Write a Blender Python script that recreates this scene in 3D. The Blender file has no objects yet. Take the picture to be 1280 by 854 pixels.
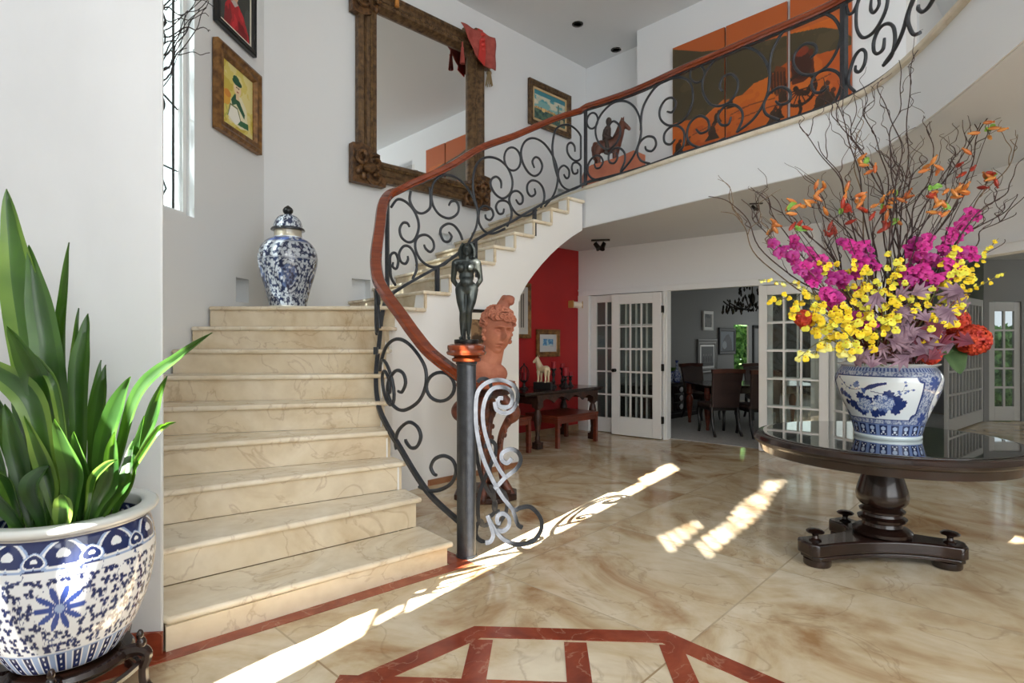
import bpy, bmesh, math, random
import numpy as np
from mathutils import Vector, Matrix
random.seed(7)
F, H = 711.11, 1.4          # focal length in pixels (20 mm), eye height
PI = math.pi
SC = bpy.context.scene
COL = SC.collection

def P(px, py, Y):
    return Vector(((px-640)/F*Y, Y, H-(py-427)/F*Y))
def FL(px, py, z=0.0):
    Y = F*(H-z)/(py-427)
    return Vector(((px-640)/F*Y, Y, z))
def V2(p, z=0.0):
    return Vector((p[0], p[1], z))
def lin(c):
    return tuple(((x/255)/12.92 if x/255 <= .04045 else ((x/255+.055)/1.055)**2.4) for x in c)

# ---------------------------------------------------------------- mesh builder
class MB:
    def __init__(s):
        s.v = []; s.f = []; s.m = []
    def add(s, vs, fs, mi=0):
        o = len(s.v)
        s.v += [tuple(p) for p in vs]
        for f in fs:
            s.f.append(tuple(i+o for i in f)); s.m.append(mi)
    def obox(s, o, a, b, c, mi=0):
        o, a, b, c = Vector(o), Vector(a), Vector(b), Vector(c)
        vs = [o, o+a, o+a+b, o+b, o+c, o+a+c, o+a+b+c, o+b+c]
        fs = [(0,3,2,1),(4,5,6,7),(0,1,5,4),(1,2,6,5),(2,3,7,6),(3,0,4,7)]
        if a.cross(b).dot(c) < 0: fs = [f[::-1] for f in fs]
        s.add(vs, fs, mi)
    def box(s, c, d, rz=0, mi=0):
        R = Matrix.Rotation(rz, 3, 'Z')
        a, b, e = R@Vector((d[0],0,0)), R@Vector((0,d[1],0)), Vector((0,0,d[2]))
        s.obox(Vector(c)-a/2-b/2-e/2, a, b, e, mi)
    def tube(s, pts, r, n=8, mi=0, cap=True, sx=1.0):
        pts = [Vector(p) for p in pts]; k = len(pts)
        if not hasattr(r, '__len__'): r = [r]*k
        t0 = (pts[1]-pts[0]).normalized()
        up = Vector((0,0,1)) if abs(t0.z) < .9 else Vector((1,0,0))
        nrm = (up-t0*up.dot(t0)).normalized()
        vs = []
        for i, p in enumerate(pts):
            t = (pts[min(i+1,k-1)]-pts[max(i-1,0)])
            t = t.normalized() if t.length > 1e-9 else t0
            nrm = nrm-t*nrm.dot(t)
            nrm = nrm.normalized() if nrm.length > 1e-6 else t.orthogonal().normalized()
            bn = t.cross(nrm)
            for j in range(n):
                a = 2*PI*j/n
                vs.append(p+(nrm*math.cos(a)*sx+bn*math.sin(a))*r[i])
        fs = []
        for i in range(k-1):
            for j in range(n):
                fs.append((i*n+j, i*n+(j+1)%n, (i+1)*n+(j+1)%n, (i+1)*n+j))
        if cap:
            fs.append(tuple(range(n-1,-1,-1))); fs.append(tuple(range((k-1)*n, k*n)))
        s.add(vs, fs, mi)
    def sweep(s, pts, prof, mi=0, cap=True):
        """prof: list of (side, up) offsets, kept upright along the path"""
        pts = [Vector(p) for p in pts]; k = len(pts); n = len(prof); vs = []
        for i, p in enumerate(pts):
            t = (pts[min(i+1,k-1)]-pts[max(i-1,0)]).normalized()
            side = Vector((t.y,-t.x,0))
            side = side.normalized() if side.length > 1e-6 else Vector((1,0,0))
            up = side.cross(t)
            if up.z < 0: up = -up
            for a, b in prof: vs.append(p+side*a+up*b)
        fs = []
        for i in range(k-1):
            for j in range(n):
                fs.append((i*n+j, (i+1)*n+j, (i+1)*n+(j+1)%n, i*n+(j+1)%n))
        if cap:
            fs.append(tuple(range(n))); fs.append(tuple(range(k*n-1,(k-1)*n-1,-1)))
        s.add(vs, fs, mi)
    def lathe(s, prof, c=(0,0,0), n=32, mi=0, R=None):
        c = Vector(c); vs = []; k = len(prof)
        for r, z in prof:
            for j in range(n):
                a = 2*PI*j/n
                p = Vector((r*math.cos(a), r*math.sin(a), z))
                vs.append(c+(R@p if R else p))
        fs = []
        for i in range(k-1):
            for j in range(n):
                fs.append((i*n+j, i*n+(j+1)%n, (i+1)*n+(j+1)%n, (i+1)*n+j))
        if prof[0][0] > 1e-6: fs.append(tuple(range(n-1,-1,-1)))
        if prof[-1][0] > 1e-6: fs.append(tuple(range((k-1)*n, k*n)))
        s.add(vs, fs, mi)
    def ell(s, c, r, n=12, m=8, R=None, mi=0):
        if not hasattr(r, '__len__'): r = (r,r,r)
        c = Vector(c); vs = [] ; fs = []
        for i in range(m+1):
            th = PI*i/m
            for j in range(n):
                a = 2*PI*j/n
                p = Vector((r[0]*math.sin(th)*math.cos(a), r[1]*math.sin(th)*math.sin(a), -r[2]*math.cos(th)))
                vs.append(c+(R@p if R else p))
        for i in range(m):
            for j in range(n):
                fs.append((i*n+j, i*n+(j+1)%n, (i+1)*n+(j+1)%n, (i+1)*n+j))
        s.add(vs, fs, mi)
    def cap(s, p0, r0, p1, r1, n=12, mi=0):
        s.tube([p0, p1], [r0, r1], n, mi); s.ell(p0, r0, n, 8, mi=mi); s.ell(p1, r1, n, 8, mi=mi)
    def prism(s, poly, z0, z1, mi=0, mside=None):
        """poly: plan polygon (x,y)"""
        n = len(poly)
        A = sum(poly[i][0]*poly[(i+1)%n][1]-poly[(i+1)%n][0]*poly[i][1] for i in range(n))
        if A < 0: poly = poly[::-1]
        vs = [(p[0],p[1],z0) for p in poly]+[(p[0],p[1],z1) for p in poly]
        s.add(vs, [tuple(range(n-1,-1,-1)), tuple(range(n,2*n))], mi)
        o = len(s.v)-2*n
        for i in range(n):
            j = (i+1)%n
            s.f.append((o+i,o+j,o+n+j,o+n+i)); s.m.append(mi if mside is None else mside)
    def plate(s, poly, o, ux, uy, th, mi=0):
        """polygon (a,b) in plane o+a*ux+b*uy, thickness th along ux x uy"""
        o, ux, uy = Vector(o), Vector(ux), Vector(uy)
        nz = ux.cross(uy).normalized()*th; n = len(poly)
        A = sum(poly[i][0]*poly[(i+1)%n][1]-poly[(i+1)%n][0]*poly[i][1] for i in range(n))
        if A < 0: poly = poly[::-1]
        vs = [o+ux*a+uy*b for a,b in poly]; vs += [v+nz for v in vs]
        fs = [tuple(range(n-1,-1,-1)), tuple(range(n,2*n))]+[(i,(i+1)%n,n+(i+1)%n,n+i) for i in range(n)]
        s.add(vs, fs, mi)
    def build(s, name, mats, parent=None, smooth=True, ang=38, bev=0, origin=None, kind=None, label=None):
        off = Vector((0,0,0))
        if parent is not None:
            q = parent
            while q is not None: off += q.location; q = q.parent
        elif origin is not None: off = Vector(origin)
        me = bpy.data.meshes.new(name)
        me.from_pydata([(v[0]-off.x, v[1]-off.y, v[2]-off.z) for v in s.v], [], s.f)
        if not isinstance(mats, (list,tuple)): mats = [mats]
        for m in mats: me.materials.append(m)
        me.polygons.foreach_set('material_index', s.m)
        finish(me, smooth, ang)
        o = bpy.data.objects.new(name, me); COL.objects.link(o)
        if parent is not None: o.parent = parent
        elif origin is not None: o.location = origin
        if bev:
            b = o.modifiers.new('edge','BEVEL'); b.width = bev; b.segments = 2; b.limit_method = 'ANGLE'; b.angle_limit = .6
        if kind: o['kind'] = kind
        if label: o['label'] = label
        return o

def finish(me, smooth=True, ang=38):
    if smooth:
        bm = bmesh.new(); bm.from_mesh(me)
        lim = math.radians(ang)
        for f in bm.faces: f.smooth = True
        for e in bm.edges:
            if len(e.link_faces) == 2 and e.calc_face_angle(0) > lim: e.smooth = False
        bm.to_mesh(me); bm.free()
    me.update()

def thing(name, label, cat, loc=(0,0,0), group=None, kind=None):
    o = bpy.data.objects.new(name, None); COL.objects.link(o)
    o.location = loc; o.empty_display_size = .05
    o['label'] = label; o['category'] = cat
    if group: o['group'] = group
    if kind: o['kind'] = kind
    return o
def tag(o, label, cat, group=None, kind=None):
    o['label'] = label; o['category'] = cat
    if group: o['group'] = group
    if kind: o['kind'] = kind
    return o
def kids(o): return [c for c in bpy.data.objects if c.parent == o]
def dup(o, parent=None):
    c = o.copy(); COL.objects.link(c); c.parent = parent
    for k in kids(o): dup(k, c)
    return c

def remesh(mb, name, mat, parent, voxel, smooth=3, origin=None):
    """union the overlapping shapes of a figure into one continuous surface"""
    o = mb.build(name, mat, parent, origin=origin)
    r = o.modifiers.new('r','REMESH'); r.mode = 'VOXEL'; r.voxel_size = voxel
    if smooth:
        sm = o.modifiers.new('s','SMOOTH'); sm.factor = .5; sm.iterations = smooth
    bpy.context.view_layer.update()
    dg = bpy.context.evaluated_depsgraph_get()
    me = bpy.data.meshes.new_from_object(o.evaluated_get(dg))
    o.modifiers.clear(); o.data = me
    me.polygons.foreach_set('use_smooth', [True]*len(me.polygons)); me.update()
    if not me.materials: me.materials.append(mat)
    return o

def catmull(pts, sub=8, closed=False):
    pts = [Vector(p) for p in pts]; n = len(pts); out = []
    rng = range(n if closed else n-1)
    for i in rng:
        if closed: p0,p1,p2,p3 = pts[i-1],pts[i],pts[(i+1)%n],pts[(i+2)%n]
        else: p0,p1,p2,p3 = pts[max(i-1,0)],pts[i],pts[i+1],pts[min(i+2,n-1)]
        for k in range(sub):
            t = k/sub
            out.append(.5*((2*p1)+(p2-p0)*t+(2*p0-5*p1+4*p2-p3)*t*t+(3*p1-p0-3*p2+p3)*t**3))
    if not closed: out.append(pts[-1])
    return out

# ---------------------------------------------------------------- materials
def newmat(name):
    m = bpy.data.materials.new(name); m.use_nodes = True
    nt = m.node_tree; b = nt.nodes['Principled BSDF']
    return m, nt, b
def M(name, c, rough=.5, metal=0, c2=None, scale=6, detail=5, stretch=(1,1,1), lo=.35, hi=.65, bump=0, bscale=60, coat=0, spec=.5, dist=0, rot=0):
    m, nt, b = newmat(name)
    b.inputs['Base Color'].default_value = (*lin(c),1); b.inputs['Roughness'].default_value = rough
    b.inputs['Metallic'].default_value = metal; b.inputs['Coat Weight'].default_value = coat
    b.inputs['Specular IOR Level'].default_value = spec
    tc = nt.nodes.new('ShaderNodeTexCoord'); mp = nt.nodes.new('ShaderNodeMapping')
    mp.inputs['Scale'].default_value = stretch; mp.inputs['Rotation'].default_value[2] = rot
    nt.links.new(tc.outputs['Object'], mp.inputs['Vector'])
    if c2:
        n = nt.nodes.new('ShaderNodeTexNoise'); n.inputs['Scale'].default_value = scale
        n.inputs['Detail'].default_value = detail; n.inputs['Distortion'].default_value = dist
        r = nt.nodes.new('ShaderNodeValToRGB')
        r.color_ramp.elements[0].position = lo; r.color_ramp.elements[0].color = (*lin(c),1)
        r.color_ramp.elements[1].position = hi; r.color_ramp.elements[1].color = (*lin(c2),1)
        nt.links.new(mp.outputs[0], n.inputs['Vector']); nt.links.new(n.outputs[0], r.inputs[0])
        nt.links.new(r.outputs[0], b.inputs['Base Color'])
    if bump:
        n2 = nt.nodes.new('ShaderNodeTexNoise'); n2.inputs['Scale'].default_value = bscale; n2.inputs['Detail'].default_value = 4
        bp = nt.nodes.new('ShaderNodeBump'); bp.inputs['Strength'].default_value = bump; bp.inputs['Distance'].default_value = .01
        nt.links.new(mp.outputs[0], n2.inputs['Vector']); nt.links.new(n2.outputs[0], bp.inputs['Height'])
        nt.links.new(bp.outputs[0], b.inputs['Normal'])
    return m
def vcmat(name, rough=.4, coat=0, bump=0, bscale=40):
    m, nt, b = newmat(name)
    a = nt.nodes.new('ShaderNodeVertexColor'); a.layer_name = 'Col'
    nt.links.new(a.outputs[0], b.inputs['Base Color'])
    b.inputs['Roughness'].default_value = rough; b.inputs['Coat Weight'].default_value = coat
    if bump:
        n2 = nt.nodes.new('ShaderNodeTexNoise'); n2.inputs['Scale'].default_value = bscale
        bp = nt.nodes.new('ShaderNodeBump'); bp.inputs['Strength'].default_value = bump; bp.inputs['Distance'].default_value = .004
        nt.links.new(n2.outputs[0], bp.inputs['Height']); nt.links.new(bp.outputs[0], b.inputs['Normal'])
    return m
def marble(name, base, light, brown, vein, rough, seams=None, scale=1.0, vamt=.55, lo=.32, hi=.72):
    m, nt, b = newmat(name); L = nt.links.new; N = nt.nodes.new
    tc = N('ShaderNodeTexCoord'); mp = N('ShaderNodeMapping')
    mp.inputs['Scale'].default_value = (scale,)*3
    L(tc.outputs['Object'], mp.inputs['Vector'])
    vec = mp.outputs[0]
    if seams:            # slabs: every tile has its own cut of stone and a thin joint
        mp.inputs['Rotation'].default_value[2] = seams[2]
        br = N('ShaderNodeTexBrick'); br.inputs['Scale'].default_value = 1.0
        br.inputs['Brick Width'].default_value = seams[0]; br.inputs['Row Height'].default_value = seams[0]
        br.inputs['Mortar Size'].default_value = seams[1]; br.inputs['Mortar Smooth'].default_value = .1
        br.offset = 0.0; br.inputs['Color1'].default_value = (0,0,0,1); br.inputs['Color2'].default_value = (1,1,1,1)
        br.inputs['Mortar'].default_value = (.5,.5,.5,1)
        L(mp.outputs[0], br.inputs['Vector'])
        ad = N('ShaderNodeVectorMath'); ad.operation = 'MULTIPLY_ADD'
        ad.inputs[1].default_value = (3.1,7.7,5.3); L(br.outputs['Color'], ad.inputs[0]); L(mp.outputs[0], ad.inputs[2])
        vec = ad.outputs[0]
    n1 = N('ShaderNodeTexNoise'); n1.inputs['Scale'].default_value = 1.1; n1.inputs['Detail'].default_value = 8; n1.inputs['Roughness'].default_value = .6; n1.inputs['Distortion'].default_value = 1.6
    L(vec, n1.inputs['Vector'])
    r1 = N('ShaderNodeValToRGB'); e = r1.color_ramp.elements
    e[0].position = lo; e[0].color = (*lin(light),1); e[1].position = hi; e[1].color = (*lin(brown),1)
    k = e.new(.52); k.color = (*lin(base),1)
    L(n1.outputs[0], r1.inputs[0])
    n2 = N('ShaderNodeTexNoise'); n2.inputs['Scale'].default_value = 1.7; n2.inputs['Detail'].default_value = 6; n2.inputs['Distortion'].default_value = 1.1
    L(vec, n2.inputs['Vector'])
    s1 = N('ShaderNodeMath'); s1.operation = 'SUBTRACT'; s1.inputs[1].default_value = .5; L(n2.outputs[0], s1.inputs[0])
    s2 = N('ShaderNodeMath'); s2.operation = 'ABSOLUTE'; L(s1.outputs[0], s2.inputs[0])
    r2 = N('ShaderNodeValToRGB'); r2.color_ramp.elements[0].position = 0; r2.color_ramp.elements[0].color = (vamt,)*3+(1,)
    r2.color_ramp.elements[1].position = .012; r2.color_ramp.elements[1].color = (0,0,0,1)
    L(s2.outputs[0], r2.inputs[0])
    mx = N('ShaderNodeMixRGB'); mx.inputs[2].default_value = (*lin(vein),1)
    L(r2.outputs[0], mx.inputs[0]); L(r1.outputs[0], mx.inputs[1]); out = mx.outputs[0]
    n3 = N('ShaderNodeTexNoise'); n3.inputs['Scale'].default_value = 9; n3.inputs['Detail'].default_value = 6; L(vec, n3.inputs['Vector'])
    ml = N('ShaderNodeMixRGB'); ml.blend_type = 'MULTIPLY'; ml.inputs[0].default_value = .35
    r3 = N('ShaderNodeValToRGB'); r3.color_ramp.elements[0].position = .3; r3.color_ramp.elements[0].color = (.72,.66,.58,1); r3.color_ramp.elements[1].position = .6
    r3.color_ramp.elements[1].color = (1,1,1,1)
    L(n3.outputs[0], r3.inputs[0]); L(out, ml.inputs[1]); L(r3.outputs[0], ml.inputs[2]); out = ml.outputs[0]
    if seams:
        m2 = N('ShaderNodeMixRGB'); m2.inputs[2].default_value = (*lin(tuple(int(x*.78) for x in base)),1)
        sc = N('ShaderNodeMath'); sc.operation = 'MULTIPLY'; sc.inputs[1].default_value = .55
        L(br.outputs['Fac'], sc.inputs[0]); L(sc.outputs[0], m2.inputs[0]); L(out, m2.inputs[1]); out = m2.outputs[0]
    L(out, b.inputs['Base Color'])
    b.inputs['Roughness'].default_value = rough
    return m
def glassmat(name, tint=(1,1,1), refl=.12, rough=0.0):
    m = bpy.data.materials.new(name); m.use_nodes = True; nt = m.node_tree; nt.nodes.clear(); N = nt.nodes.new
    o = N('ShaderNodeOutputMaterial'); t = N('ShaderNodeBsdfTransparent'); t.inputs[0].default_value = (*tint,1)
    g = N('ShaderNodeBsdfGlossy'); g.inputs['Roughness'].default_value = rough
    fr = N('ShaderNodeLayerWeight'); fr.inputs[0].default_value = .25
    mu = N('ShaderNodeMath'); mu.operation = 'MULTIPLY_ADD'; mu.inputs[1].default_value = .6; mu.inputs[2].default_value = refl*.4
    x = N('ShaderNodeMixShader')
    nt.links.new(fr.outputs['Fresnel'], mu.inputs[0]); nt.links.new(mu.outputs[0], x.inputs[0])
    nt.links.new(t.outputs[0], x.inputs[1]); nt.links.new(g.outputs[0], x.inputs[2]); nt.links.new(x.outputs[0], o.inputs[0])
    return m

m_wall   = M('plaster_white', (229,231,232), .62, bump=.12, bscale=9)
m_wallR  = M('plaster_smooth', (234,236,238), .45, bump=.05, bscale=14)
m_ceil   = M('ceiling_white', (224,226,228), .7)
m_red    = M('red_paint', (172,28,30), .5, c2=(160,24,28), scale=2)
m_gray   = M('gray_paint', (132,132,132), .6)
m_floor  = marble('marble_floor', (203,183,150), (223,210,186), (166,130,92), (122,86,56), .12, seams=(1.22,.005,.76), vamt=.3, lo=.36, hi=.66)
m_step   = marble('marble_step', (227,214,189), (236,227,208), (204,180,146), (150,112,74), .22, scale=1.1, vamt=.3)
m_stepb  = marble('marble_riser', (219,203,174), (230,217,194), (194,168,132), (146,108,72), .25, scale=1.0, vamt=.3)
m_edge   = marble('marble_edge', (224,216,198), (234,228,214), (208,196,170), (170,146,112), .25, scale=1.0, vamt=.2)
m_redst  = marble('marble_red', (140,62,40), (158,80,54), (112,44,28), (206,170,140), .18, scale=2.2, vamt=.28)
m_iron   = M('black_iron', (46,49,54), .36, .2, c2=(58,61,66), scale=20, bump=.2, bscale=70)
m_rail   = M('rail_mahogany', (136,62,30), .22, c2=(112,46,22), scale=5, stretch=(1,1,8), coat=.4)
m_white  = M('white_gloss_paint', (232,232,230), .3)
m_dark   = M('dark_walnut', (44,25,19), .25, c2=(25,14,11), scale=6, stretch=(1,1,5), coat=.35)
m_darkc  = M('carved_dark_wood', (72,42,28), .4, c2=(40,22,15), scale=10, bump=.6, bscale=45)
m_benchw = M('red_brown_wood', (112,48,28), .32, c2=(88,34,19), scale=6, stretch=(1,1,4), coat=.2)
m_glass  = glassmat('pane_glass', (.92,.95,.94))
m_gold   = M('gilt_wood', (150,108,58), .42, .35, c2=(96,64,34), scale=14, bump=.4, bscale=60)
m_goldd  = M('antique_gilt', (122,94,62), .45, .35, c2=(72,52,34), scale=16, bump=.8, bscale=55)
m_brownf = M('brown_frame_wood', (98,62,30), .4, c2=(66,40,20), scale=9, stretch=(1,1,4), bump=.2)
m_black  = M('black_lacquer', (18,17,17), .3)
m_mat    = M('mat_board', (228,222,206), .8)
m_steel  = M('dark_steel', (60,58,54), .3, .9)
# ---------------------------------------------------------------- paint canvas (colours per vertex on dense grids)
def vnoise(x, y, seed=0):
    rs = np.random.RandomState(seed); T = rs.rand(256,256)
    xi = np.floor(x).astype(int); yi = np.floor(y).astype(int); fx = x-xi; fy = y-yi
    fx = fx*fx*(3-2*fx); fy = fy*fy*(3-2*fy)
    g = lambda a,b: T[a%256, b%256]
    return (g(xi,yi)*(1-fx)+g(xi+1,yi)*fx)*(1-fy)+(g(xi,yi+1)*(1-fx)+g(xi+1,yi+1)*fx)*fy
def fbm(x, y, seed=0, o=4):
    r = 0; a = .5
    for i in range(o): r = r+a*vnoise(x*2**i, y*2**i, seed+i); a *= .5
    return r
class Cv:
    def __init__(s, U, V, bg):
        s.U, s.V = U, V; s.c = np.tile(np.array(lin(bg)), (len(U),1))
    def put(s, mask, col, a=1.0):
        c = np.array(lin(col)); m = (mask*a)[:,None] if mask.dtype != bool else mask[:,None]*a
        s.c = s.c*(1-m)+c*m
    def ell(s, cx, cy, rx, ry, col, rot=0, a=1.0):
        dx, dy = s.U-cx, s.V-cy; c, q = math.cos(rot), math.sin(rot)
        s.put(((dx*c+dy*q)/rx)**2+((-dx*q+dy*c)/ry)**2 < 1, col, a)
    def ring(s, cx, cy, r0, r1, col):
        d = np.hypot(s.U-cx, s.V-cy); s.put((d > r0)&(d < r1), col)
    def rect(s, x0, y0, x1, y1, col, a=1.0):
        s.put((s.U >= x0)&(s.U <= x1)&(s.V >= y0)&(s.V <= y1), col, a)
    def poly(s, pts, col, a=1.0):
        ins = np.zeros(len(s.U), bool); n = len(pts)
        for i in range(n):
            x0,y0 = pts[i]; x1,y1 = pts[(i+1)%n]
            if y0 == y1: continue
            k = ((s.V > min(y0,y1))&(s.V <= max(y0,y1)))&(s.U < x0+(s.V-y0)*(x1-x0)/(y1-y0))
            ins ^= k
        s.put(ins, col, a)
    def line(s, pts, w, col, a=1.0):
        for (x0,y0),(x1,y1) in zip(pts, pts[1:]):
            L = (x1-x0)**2+(y1-y0)**2+1e-12
            t = np.clip(((s.U-x0)*(x1-x0)+(s.V-y0)*(y1-y0))/L, 0, 1)
            s.put(np.hypot(s.U-x0-t*(x1-x0), s.V-y0-t*(y1-y0)) < w, col, a)
def setcol(me, c):
    at = me.color_attributes.new('Col','FLOAT_COLOR','POINT')
    at.data.foreach_set('color', np.concatenate([c, np.ones((len(c),1))],1).astype(np.float32).ravel())
def picture(name, mat, o, ux, uy, nu, nv, paint, parent=None, bg=(200,200,200)):
    """flat painted sheet: o corner, ux / uy edge vectors; paint(canvas, W, Hh) in metres"""
    o, ux, uy = Vector(o), Vector(ux), Vector(uy)
    W, Hh = ux.length, uy.length
    I, J = np.meshgrid(np.linspace(0,1,nu), np.linspace(0,1,nv))
    U, V = I.ravel()*W, J.ravel()*Hh
    cv = Cv(U, V, bg); paint(cv, W, Hh)
    mb = MB()
    vs = [o+ux*float(i)+uy*float(j) for i, j in zip(I.ravel(), J.ravel())]
    fs = [(r*nu+c, r*nu+c+1, (r+1)*nu+c+1, (r+1)*nu+c) for r in range(nv-1) for c in range(nu-1)]
    mb.add(vs, fs)
    ob = mb.build(name, mat, parent, smooth=False)
    setcol(ob.data, cv.c); return ob
def pottery(name, mat, c, prof, nseg, paint, parent=None, sub=8, th0=0.0, bg=(225,228,232), skip=0):
    """lathe with painted surface; prof [(r,z)] outside from foot to lip; paint(canvas(theta,z), R)"""
    pr = [(p.x, p.y) for p in catmull([(r,z,0) for r,z in prof], sub)]
    k = len(pr); A = np.arange(nseg)*2*PI/nseg
    R = np.repeat([p[0] for p in pr], nseg); Z = np.repeat([p[1] for p in pr], nseg); T = np.tile(A, k)
    TH = (T-th0+PI) % (2*PI)-PI
    cv = Cv(TH, Z, bg); cv.R = R; paint(cv)
    mb = MB(); c = Vector(c)
    vs = np.stack([R*np.cos(T)+c.x, R*np.sin(T)+c.y, Z+c.z],1)
    fs = [(i*nseg+j, i*nseg+(j+1)%nseg, (i+1)*nseg+(j+1)%nseg, (i+1)*nseg+j) for i in range(k-1) for j in range(nseg)]
    mb.add(vs, fs)
    mb.f.append(tuple(range(nseg-1,-1,-1))); mb.m.append(0)
    ob = mb.build(name, mat, parent, ang=50)
    setcol(ob.data, cv.c); return ob

# ---------------------------------------------------------------- plan of the house
A_ = Vector((.721,.693,0)); B_ = Vector((.693,-.721,0)); UP = Vector((0,0,1))
C0 = Vector((-2.716,6.23,0)); C1 = Vector((1.32,10.11,0))
CZ, LZ, UZ = 6.25, 2.84, 3.35           # upper ceiling, lower ceiling, upper floor
class Wall:
    def __init__(s, p, d, n): s.p, s.d, s.n = Vector(p), Vector(d).normalized(), Vector(n).normalized()
    def t(s, px):
        m = (px-640)/F
        return (m*s.p.y-s.p.x)/(s.d.x-m*s.d.y)
    def at(s, t, z=0, off=0): return s.p+s.d*t+UP*z+s.n*off
    def z(s, px, py):
        return H-(py-427)/F*s.at(s.t(px)).y
    def px(s, px, py, off=0): return s.at(s.t(px), s.z(px,py), off)
W_back = Wall(C0, A_, (.693,-.721,0))
W_left = Wall(C0, (-.07,-1,0), (1,-.07,0))
W_up   = Wall((1.03,9.83,0), B_, (-.721,-.693,0))
W_red  = Wall((1.057,9.05,0), A_*-1, (.693,-.721,0))
D0 = Vector((1.057,9.05,0)); D1 = Vector((3.73,6.86,0)); D2 = Vector((4.12,4.0,0))
W_door = Wall(D0, D1-D0, (-.634,-.773,0))
W_din  = Wall((2.33,10.46,0), A_, (.693,-.721,0))

def wall(name, p0, p1, z0, z1, mat, th=.12, side=1, holes=(), kind='structure', mi_rev=0, mats=None):
    """panel from p0 to p1; visible face on the line, thickness to the other side. holes: (t0,t1,za,zb,depth)"""
    p0, p1 = V2(p0), V2(p1); d = (p1-p0); L = d.length; d.normalize()
    n = Vector((d.y,-d.x,0))*side      # towards the viewer
    ts = sorted({0.0, L, *[h[0] for h in holes], *[h[1] for h in holes]})
    zs = sorted({z0, z1, *[h[2] for h in holes], *[h[3] for h in holes]})
    mb = MB(); q = lambda t,z,o: p0+d*t+UP*z-n*o
    def inh(t, z):
        for h in holes:
            if h[0] < t < h[1] and h[2] < z < h[3]: return h
    for a, b in zip(ts, ts[1:]):
        for c, e in zip(zs, zs[1:]):
            h = inh((a+b)/2, (c+e)/2)
            if h is None:
                mb.add([q(a,c,0),q(b,c,0),q(b,e,0),q(a,e,0)], [(0,1,2,3)])
            if h is None or h[4] < th:
                mb.add([q(a,c,th),q(b,c,th),q(b,e,th),q(a,e,th)], [(3,2,1,0)])
    for t0,t1,za,zb,dp in holes:
        dp = min(dp, th); r = mi_rev
        for (x0,y0),(x1,y1) in [((t0,za),(t1,za))]*(za > z0+.001)+[((t1,za),(t1,zb)),((t1,zb),(t0,zb)),((t0,zb),(t0,za))]:
            mb.add([q(x0,y0,0),q(x1,y1,0),q(x1,y1,dp),q(x0,y0,dp)], [(3,2,1,0)], r)
        if dp < th: mb.add([q(t0,za,dp),q(t1,za,dp),q(t1,zb,dp),q(t0,zb,dp)], [(0,1,2,3)], r)
    for (x0,y0),(x1,y1) in [((L,z0),(L,z1)),((L,z1),(0,z1)),((0,z1),(0,z0))]:
        mb.add([q(x0,y0,0),q(x1,y1,0),q(x1,y1,th),q(x0,y0,th)], [(0,1,2,3)])
    if side < 0: mb.f = [f[::-1] for f in mb.f]
    return mb.build(name, mats or mat, smooth=False, kind=kind)
def hole(W, x0, y0, x1, y1, depth, flip=False):
    a, b = W.t(x0), W.t(x1); z0, z1 = W.z((x0+x1)/2, y1), W.z((x0+x1)/2, y0)
    return (min(a,b), max(a,b), z0, z1, depth)

# floor and carpet
mb = MB(); mb.add([(-4,-2.3,0),(13.5,-2.3,0),(13.5,16,0),(-4,16,0)], [(0,1,2,3)])
mb.build('floor', m_floor, smooth=False, kind='structure')
dn = Vector((.634,.773,0))
m_carpet = M('carpet_pale_gray', (176,174,172), .95, c2=(160,158,156), scale=30, bump=.3, bscale=300)
c0, c1 = D0+dn*.1, D1+dn*.1
mb = MB(); mb.prism([(c0.x,c0.y),(c1.x,c1.y),(6.5,8.7),(8.3,10.0),(7.6,15.3),(1.7,9.8)], .001, .008)
mb.build('floor_dining', m_carpet, smooth=False, kind='structure')

# main walls of the stair hall
back_holes = [hole(W_back,440,349,463,375,.13), hole(W_back,548,292,565,306,.13), hole(W_back,697,237,711,247,.13)]
wall('wall_back', C0, C1, 0, CZ, m_wall, .15, 1, back_holes)
WL_END = W_left.at(3.9)
tw0, tw1 = W_left.t(243), W_left.t(243)+1.25
win_z0 = 2.49
lh = [(tw0, tw1, win_z0, 5.2, .3), hole(W_left,295,348,311,378,.16)]
wall('wall_left', C0, WL_END, 0, CZ, m_wall, .3, -1, lh)
# partition in front of the stair, with the plant
PA = Vector((-1.56,2.546,0)); PB = Vector((-3.05,2.363,0))
pd = (PA-PB).normalized(); pn = Vector((pd.y,-pd.x,0))
mb = MB(); mb.prism([(PA.x,PA.y),(PB.x,PB.y),(PB.x-.02,PB.y+.14),(PA.x-.085,PA.y+.14)], 0, CZ)
m_plaster = M('plaster_rough_white', (208,209,210), .6, c2=(198,199,200), scale=1.5, bump=.35, bscale=5, stretch=(1,1,.5))
mb.build('wall_partition', m_plaster, smooth=False, kind='structure', bev=.012)
mb = MB(); a = PA+pn*.014; b = PA-pd*.9+pn*.014
mb.obox(b, a-b, -pn*.013, (0,0,.105)); mb.build('baseboard_partition', m_redst, smooth=False, kind='structure')

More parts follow.
